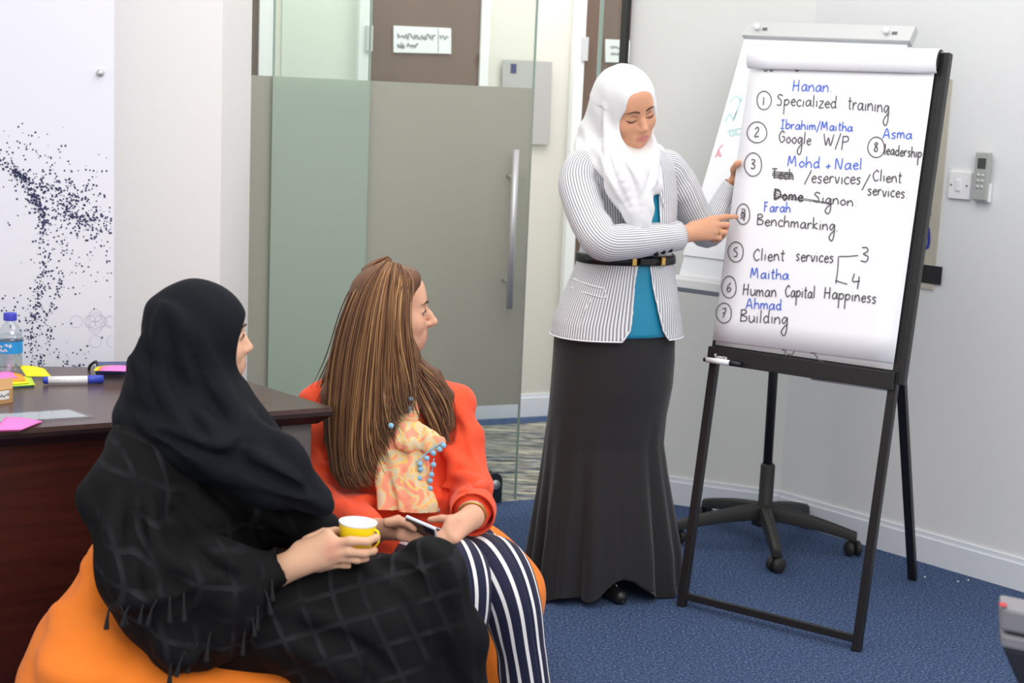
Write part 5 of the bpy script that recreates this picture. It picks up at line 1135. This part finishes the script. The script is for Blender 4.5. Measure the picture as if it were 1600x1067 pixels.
hvv.ell(hw2(0, -.022, .036), np.array([.076, .091, .080])*h2, HR2, .012)
for g in back: hvv.chain([P(*p) for p in g], np.linspace(.012, .02, len(g)), .02)
for g in far: hvv.chain([P(*p)+np.array([0, .02, 0]) for p in g], np.linspace(.016, .014, len(g)), .012)
hvv.cap(hw2(-.036, .046, .082), hw2(.036, .046, .082), .028, .028, .03); hvv.cap(hw2(.058, .03, .06), hw2(.066, .018, .0), .022, .018, .02); hvv.cap(hw2(-.058, .03, .06), hw2(-.066, .018, .0), .022, .018, .02)
hvv.ell(hw2(0, .128, -.040), (.16, .085, .100), HR2, .006, True)
mat('hair_base', (104, 70, 47), .5, noise=.2, nscale=30)
hair = cloth(hvv, 'hair', 'hair_base', w2, [], it=1); hair['label'] = 'long straight brown hair with golden highlights'
def vlin(p):
    f = (p-np.array([a[0] for a in hvv.ax]))/hvv.h; i = np.clip(np.floor(f).astype(int), 0, np.array(hvv.d.shape)-2); w = np.clip(f-i, 0, 1); out = 0
    for a in (0, 1):
        for b in (0, 1):
            for c in (0, 1): out = out+hvv.d[i[:, 0]+a, i[:, 1]+b, i[:, 2]+c]*(w[:, 0] if a else 1-w[:, 0])*(w[:, 1] if b else 1-w[:, 1])*(w[:, 2] if c else 1-w[:, 2])
    return out
def lift(p, gap):        # keep a strand outside the underlayer
    for _ in range(3):
        d = vlin(p); g = np.stack([vlin(p+e)-vlin(p-e) for e in np.eye(3)*.006], 1); g /= np.linalg.norm(g, axis=1)[:, None]+1e-9
        p = p+g*np.clip(gap-d, 0, .02)[:, None]
    return p
def smooth(p, n):
    p = p.copy()
    for _ in range(n): p[1:-1] = (p[:-2]+2*p[1:-1]+p[2:])/4
    return p
def strands(guides, n, seed, rad, jit, name):
    r = np.random.default_rng(seed); G_ = [crom([P(*p) for p in g], 8) for g in guides]; m_ = 26; ts = np.linspace(0, 1, m_)
    G_ = [np.stack([np.interp(ts*(len(g)-1), np.arange(len(g)), g[:, k]) for k in range(3)], 1) for g in G_]
    pal = [np.array(srgb(c)) for c in ((100, 66, 44), (122, 82, 54), (144, 102, 66), (166, 122, 80), (190, 146, 96), (84, 56, 40))]
    Vs, Fs, Cs = [], [], []; base = 0
    for i in range(n):
        x = r.random()*(len(G_)-1.001); a = int(x); f = x-a; path = G_[a]*(1-f)+G_[a+1]*f
        off = r.normal(size=3)*np.array([jit, jit*.8, jit*.3]); ph = r.random(3)*6; amp = .002+.006*r.random()
        path = path+off*np.clip(ts*4, .15, 1)[:, None]+np.stack([np.sin(ts*9+ph[0])*amp*ts, np.sin(ts*7+ph[1])*amp*.6*ts, np.zeros(m_)], 1)+np.array([0, -.004*r.random(), 0])
        end = .8+.2*r.random(); k = max(8, int(m_*end)); path = path[:k]; rr = rad*(.5+r.random())*np.interp(np.linspace(0, 1, k), [0, .1, .75, 1], [.6, 1, .9, .15])
        path = lift(path, .0005+.004*r.random()); path = smooth(path, 8); path = smooth(lift(path, .001), 3)
        T = np.gradient(path, axis=0); T /= np.linalg.norm(T, axis=1)[:, None]+1e-9; X = np.cross(T, [0, -1., .2]); X /= np.linalg.norm(X, axis=1)[:, None]+1e-9; Yv = np.cross(T, X)
        ring = np.stack([path+rr[:, None]*(X*math.cos(b)*1.5+Yv*math.sin(b)*.8) for b in (0, 1.57, 3.14, 4.71)], 1).reshape(-1, 3); Vs.append(ring)
        J, I_ = np.meshgrid(np.arange(k-1), np.arange(4), indexing='ij'); q = np.stack([J*4+I_, J*4+(I_+1) % 4, (J+1)*4+(I_+1) % 4, (J+1)*4+I_], -1).reshape(-1, 4)+base; Fs.append(q); base += len(ring)
        c = pal[r.choice(6, p=[.22, .25, .2, .14, .07, .12])]*(.85+.3*r.random()); tt = np.linspace(0, 1, k)[:, None]
        dark = 1-.35*np.clip((tt-.6)/.4, 0, 1); Cs.append(np.repeat(c*dark, 4, axis=0))
    o = npmesh(name, np.concatenate(Vs), np.concatenate(Fs), 'hair_strand', hair, cols=np.concatenate(Cs)); o['kind'] = 'stuff'
strands(gl[1:], 1900, 1, .0009, .009, 'hair_strands'); strands(gl[6:], 260, 6, .0009, .004, 'hair_strands'); strands(gl[:2], 420, 2, .0008, .007, 'hair_strands'); strands(far, 320, 3, .0009, .007, 'hair_strands'); strands(back, 200, 4, .0009, .009, 'hair_strands')
del hvv
# ================================================================== woman in black with the paper cup
SK3 = (224, 176, 146)
w3 = thing('person', Z(420, 1330), 'woman in black headscarf and black checked wrap holding a paper cup, seated', 'person')
Y3 = 3.12
HR3 = frame((math.cos(math.radians(20)), math.sin(math.radians(20)), .03), 0.); h3 = .94
HO3 = P(317, 522, Y3)
hw3 = lambda x, y, z: HO3+HR3@(np.array([x, y, z])*h3)
bv = Vol((-1.0, 2.62, 0.0), (.10, 3.40, 1.16), .0045)
head_sdf(bv, HO3, HR3, h3, -.002)
ch3, wa3, pe3 = P(290, 745, Y3), P(300, 880, Y3), P(330, 975, Y3)
bv.cap(hw3(0, -.03, -.15), ch3, .05, .09, .05); bv.cap(ch3, wa3, .1, .1, .05); bv.cap(wa3, pe3, .11, .14, .05)
sN, eN, rN = P(215, 745, 3.0), P(262, 905, 2.90), P(432, 893, 2.92)
bv.cap(ch3+UPZ*.05, sN, .06, .04, .04); bv.chain([sN, eN, rN], [.042, .036, .027], .02); bv.cap(ch3+UPZ*.05, P(390, 735, 3.26), .06, .04, .04); bv.chain([P(390, 735, 3.26), P(430, 860, 3.2), P(500, 860, 3.12)], [.04, .035, .03], .02)
bv.chain([P(340, 985, 3.05), P(660, 905, 2.99), P(700, 1080, 2.98)], [.09, .06, .05], .03); bv.chain([P(360, 985, 3.2), P(600, 960, 3.08), P(640, 1120, 3.0)], [.09, .06, .05], .03)
kn = [P(512, 836, 2.925), P(520, 850, 2.912), P(518, 866, 2.908), P(506, 879, 2.912)]
for q, r_ in zip(kn, (.0135, .014, .0135, .0125)): bv.cap(rN, q, .0255, r_, .014)
bv.cap(P(470, 858, 2.935), kn[1], .019, .014, .014)
finger(bv, [kn[1], P(548, 845, 2.899), P(574, 846, 2.912), P(587, 840, 2.945), P(590, 839, 2.962)], .0108, .0074)
finger(bv, [kn[2], P(545, 862, 2.900), P(570, 864, 2.912), P(583, 861, 2.940), P(586, 860, 2.955)], .0106, .0074)
finger(bv, [kn[3], P(535, 872, 2.906), P(558, 875, 2.915), P(573, 873, 2.935)], .0100, .007)
finger(bv, [P(500, 888, 2.92), P(524, 882, 2.915), P(545, 884, 2.925)], .0092, .0066)
finger(bv, [P(480, 845, 2.95), P(506, 833, 2.972), P(524, 830, 2.998), P(540, 832, 3.010)], .0125, .0085)
V, Fq = bv.mesh(); V = relax(V, Fq, 1, .35)
npmesh('body', V, Fq, 'skin', w3, cols=skin_cols(V, SK3, [(HO3, HR3, h3, (206, 130, 122), (228, 164, 138))], [(P(520, 850, 2.9), .016, (228, 150, 130)), (P(518, 866, 2.9), .016, (228, 150, 130))]))
face_parts(bv, HO3, HR3, h3, w3, 'open', sides=(-1, 1), look=0.)
del bv
nail(P(584, 845.5, 2.929), P(588, 843, 2.95)-P(580, 846, 2.92), np.array([.3, -1, .2]), 'nail_blue', w3, .0045); nail(P(580, 863.5, 2.925), P(584, 862, 2.94)-P(576, 864, 2.92), np.array([.3, -1, .2]), 'nail_blue', w3, .004)
# cup
cc = P(556, 832, 2.962); cb = cc-UPZ*.055; cup = thing('paper_cup', cb, 'yellow paper cup with white inside held by the woman in black', 'cup')
MB().lathe([(.0, .0), (.0285, .0), (.0305, .018), (.0388, .075), (.0400, .0765), (.0400, .079), (.0385, .079), (.0370, .075), (.029, .006), (0, .006)], cb, (.05, .02, 1), 32).build('cup_body', 'cup_white', cup, True)
MB().lathe([(.0318, .026), (.0390, .0740)], cb, (.05, .02, 1), 32).build('cup_sleeve', 'cup_yellow', cup, True)
MB().lathe([(.0298, .008), (.0320, .026)], cb, (.05, .02, 1), 32).build('cup_band', 'cup_red', cup, True)
MB().tube(crom([P(584, 827, 2.955), P(591, 832, 2.952), P(591, 848, 2.952), P(580, 858, 2.955)], 6), .004, 8, flat=.5).build('cup_handle', 'cup_yellow', cup, True)

# hijab
hv = Vol((-.98, 2.72, .55), (-.15, 3.46, 1.22), .005)
hv.ell(hw3(0, -.020, .030), np.array([.090, .112, .096])*h3, HR3, 0)
hv.cap(hw3(0, -.012, -.02), P(288, 612, Y3-.01), .095, .108, .05); hv.cap(P(272, 600, Y3), P(262, 640, Y3-.01), .105, .090, .04)
hv.cap(hw3(0, .012, -.06), hw3(0, .004, -.125), .076, .074, .03)
fb = (np.array([-.45, -.8, .38]), .5)
hv.cap(P(250, 650, Y3-.03), P(330, 690, 3.02), .085, .085, .04); hv.cap(P(330, 680, 3.03), P(425, 735, 2.96), .085, .072, .04, flat=fb); hv.cap(P(425, 735, 2.96), P(500, 790, 2.93), .070, .030, .03, flat=fb)
hv.cap(P(345, 640, 3.10), P(430, 730, 3.10), .08, .06, .04); hv.cap(P(430, 725, 3.05), P(492, 780, 3.02), .06, .035, .03); hv.cap(P(220, 655, Y3), P(300, 690, 3.0), .06, .06, .03)
hv.ell(hw3(0, .152, -.028), np.array([.125, .098, .092])*h3, HR3, .006, True)
for pts in ([(252, 474), (280, 501), (297, 560), (325, 607), (368, 660)], [(256, 478), (250, 548), (270, 627), (317, 680)], [(309, 520), (341, 595), (366, 650)], [(210, 648), (258, 682), (340, 698), (372, 682)], [(278, 698), (356, 741), (435, 757), (500, 792)], [(376, 702), (427, 729), (467, 757)], [(230, 520), (220, 580), (240, 640)]): ridge(hv, pts, .015, .016)
for pts in ([(290, 530), (318, 610), (352, 660)], [(265, 560), (290, 640), (330, 690)], [(240, 672), (320, 708), (380, 712)], [(345, 712), (420, 748), (480, 772)]): ridge(hv, pts, .010, .012, True)
def hm3(V): L = (V-HO3)@HR3/h3; return np.clip(.45+np.maximum(-L[:, 2]-.0, 0)/.1, .45, 1)
cloth(hv, 'headscarf', 'hijab_black', w3, [(71, 38, .010, [(.75, .25, .62), (.85, .1, .5), (.6, 0, .8)]), (73, 85, .0045, [(.75, .25, .62), (.6, 0, .8)])], mask=hm3)
del hv
# wrap
cv = Vol((-1.02, 2.62, .18), (-.02, 3.40, .98), .006)
cv.cap(P(262, 712, Y3), P(285, 800, Y3), .125, .165, .06); cv.cap(P(285, 800, Y3), P(300, 960, Y3-.02), .165, .175, .06)
cv.cap(P(225, 720, 3.05), P(198, 770, 2.99), .085, .086, .05); cv.cap(P(198, 768, 2.99), P(225, 890, 2.90), .090, .088, .04); cv.cap(P(360, 730, 3.2), P(440, 800, 3.16), .09, .08, .05); cv.cap(P(440, 800, 3.12), P(500, 830, 3.05), .075, .045, .04)
cv.chain([P(228, 900, 2.89), P(320, 905, 2.88), P(422, 888, 2.905)], [.085, .072, .048], .03)
cv.cap(P(215, 870, 2.90), P(226, 950, 2.88), .075, .062, .03); cv.cap(P(240, 930, 2.87), P(272, 1005, 2.85), .070, .050, .04); cv.cap(P(300, 940, 2.87), P(315, 1010, 2.86), .075, .050, .04); cv.cap(P(355, 920, 2.87), P(350, 990, 2.87), .06, .06, .04)
cv.cap(wrc := P(446, 880, 2.91), P(432, 886, 2.912), .030, .030, .01, True)
for pts in ([(250, 760), (300, 830), (362, 890)], [(330, 745), (380, 800), (425, 850)], [(185, 780), (182, 860), (190, 930)], [(300, 720), (390, 790), (455, 828)], [(230, 780), (250, 860), (300, 905)], [(330, 920), (300, 975), (285, 1030)], [(270, 940), (262, 990), (275, 1030)], [(360, 930), (345, 985), (340, 1020)]): ridge(cv, pts, .014, .024)
for pts in ([(270, 800), (310, 860), (370, 905)], [(310, 740), (365, 800), (400, 850)], [(210, 800), (212, 880), (225, 940)], [(310, 960), (292, 1010)]): ridge(cv, pts, .009, .018, True)
for pts in ([(172, 944), (215, 941), (262, 934), (305, 918), (345, 902)], [(428, 895), (410, 925), (392, 960), (372, 1000)], [(250, 1040), (285, 1035), (325, 1012)]): ridge(cv, pts, .009, .014)
TS = [pixhit(cv, u, v) for u, v in ((174, 946), (188, 946), (206, 945), (226, 943), (246, 940), (266, 936), (288, 930), (290, 1022), (310, 1008), (270, 1030), (330, 990), (425, 908), (414, 924), (404, 942), (394, 962), (384, 985))]
TS = [p for p in TS if cv.lin(p) < .003]
def plf(V): return {'pu': V[:, 0]*.80+V[:, 1]*.55+.004*np.sin(V[:, 2]*40), 'pv': V[:, 2]+.25*V[:, 0]+.01*np.sin(V[:, 0]*18)}
wrap = cloth(cv, 'wrap', 'cape_black', w3, [(81, 34, .013, [(.7, .2, .6), (.9, .1, .2), (.5, 0, -.8)]), (83, 80, .005, [(.7, .3, .5), (.9, .2, -.2)])], fl=plf); wrap['label'] = 'black woven wrap with raised checks and tassels'
# skirt over the legs
lv = Vol((-.75, 2.58, .0), (.12, 3.42, .70), .0065)
lv.cap(P(330, 990, 3.04), P(560, 952, 3.0), .145, .092, .05); lv.cap(P(560, 952, 3.0), P(664, 908, 3.0), .092, .080, .04); lv.cap(P(668, 906, 2.99), P(700, 1000, 2.99), .080, .072, .03); lv.cap(P(700, 1000, 2.99), P(712, 1160, 2.98), .072, .080, .03)
lv.cap(P(470, 965, 3.0), P(590, 985, 2.93), .12, .10, .05); lv.cap(P(590, 985, 2.93), P(620, 1180, 2.90), .105, .12, .05); lv.cap(P(520, 1020, 2.92), P(520, 1100, 2.88), .085, .08, .05); lv.cap(P(360, 985, 3.14), P(600, 940, 3.12), .13, .10, .05); lv.cap(P(600, 940, 3.12), P(690, 1150, 3.06), .1, .1, .05); lv.cap(P(360, 975, 2.95), P(450, 980, 2.93), .085, .09, .05)
for pts in ([(640, 852), (695, 890), (715, 980), (728, 1060)], [(580, 900), (640, 935), (672, 1040)], [(420, 950), (520, 970), (600, 1045)], [(440, 1000), (520, 1035), (560, 1062)], [(600, 870), (655, 905), (690, 985)]): ridge(lv, pts, .012, .022)
for pts in ([(620, 880), (672, 935), (700, 1050)], [(470, 985), (560, 1010), (620, 1062)]): ridge(lv, pts, .009, .016, True)
def plf2(V): return {'pu': V[:, 0]*.9+V[:, 2]*.45+.01*np.sin(V[:, 1]*20), 'pv': V[:, 2]*.85-V[:, 0]*.3+V[:, 1]*.3}
cloth(lv, 'skirt', 'cape_black', w3, [(91, 30, .010, [(.85, .1, .4), (.3, .1, .9)]), (93, 75, .004, [(.8, .2, .5), (.2, .1, 1)])], fl=plf2)
mat('tassel', (26, 27, 30), .9)
r_ = np.random.default_rng(4)
for p0 in TS:
    dx = r_.normal()*.005; L_ = .8+.5*r_.random()
    pts = crom([p0+np.array([0, -.004, .006]), p0+np.array([dx, -.010, -.010*L_]), p0+np.array([dx*1.5, -.012, -.024*L_]), p0+np.array([dx*2, -.013, -.042*L_])], 4)
    MB().tube(pts, np.interp(np.linspace(0, 1, len(pts)), [0, .5, 1], [.0018, .0026, .0058]), 6).build('tassel', 'tassel', wrap, True)
MB().tube([rN*.9+eN*.1+(unit(np.cross(rN-eN, UPZ))*math.cos(a)+UPZ*math.sin(a))*.030 for a in np.linspace(0, 2*math.pi, 25)], .0022, 6).build('cord_bracelet', 'belt_black', w3, True)
for p in (P(700, 1190, 2.98), P(620, 1210, 2.92)):
    f0 = np.array([p[0], p[1], 0.]); sv = Vol(f0+np.array([-.1, -.2, -.01]), f0+np.array([.22, .1, .14]), .005); sv.cap(f0+np.array([0, 0, .04]), f0+np.array([.14, -.05, .028]), .04, .032, .02); sv.cap(f0+np.array([0, 0, .05]), f0+np.array([0, 0, .09]), .038, .04, .02); sv.floor(.004); cloth(sv, 'shoe', 'shoe_black', w3, it=1)
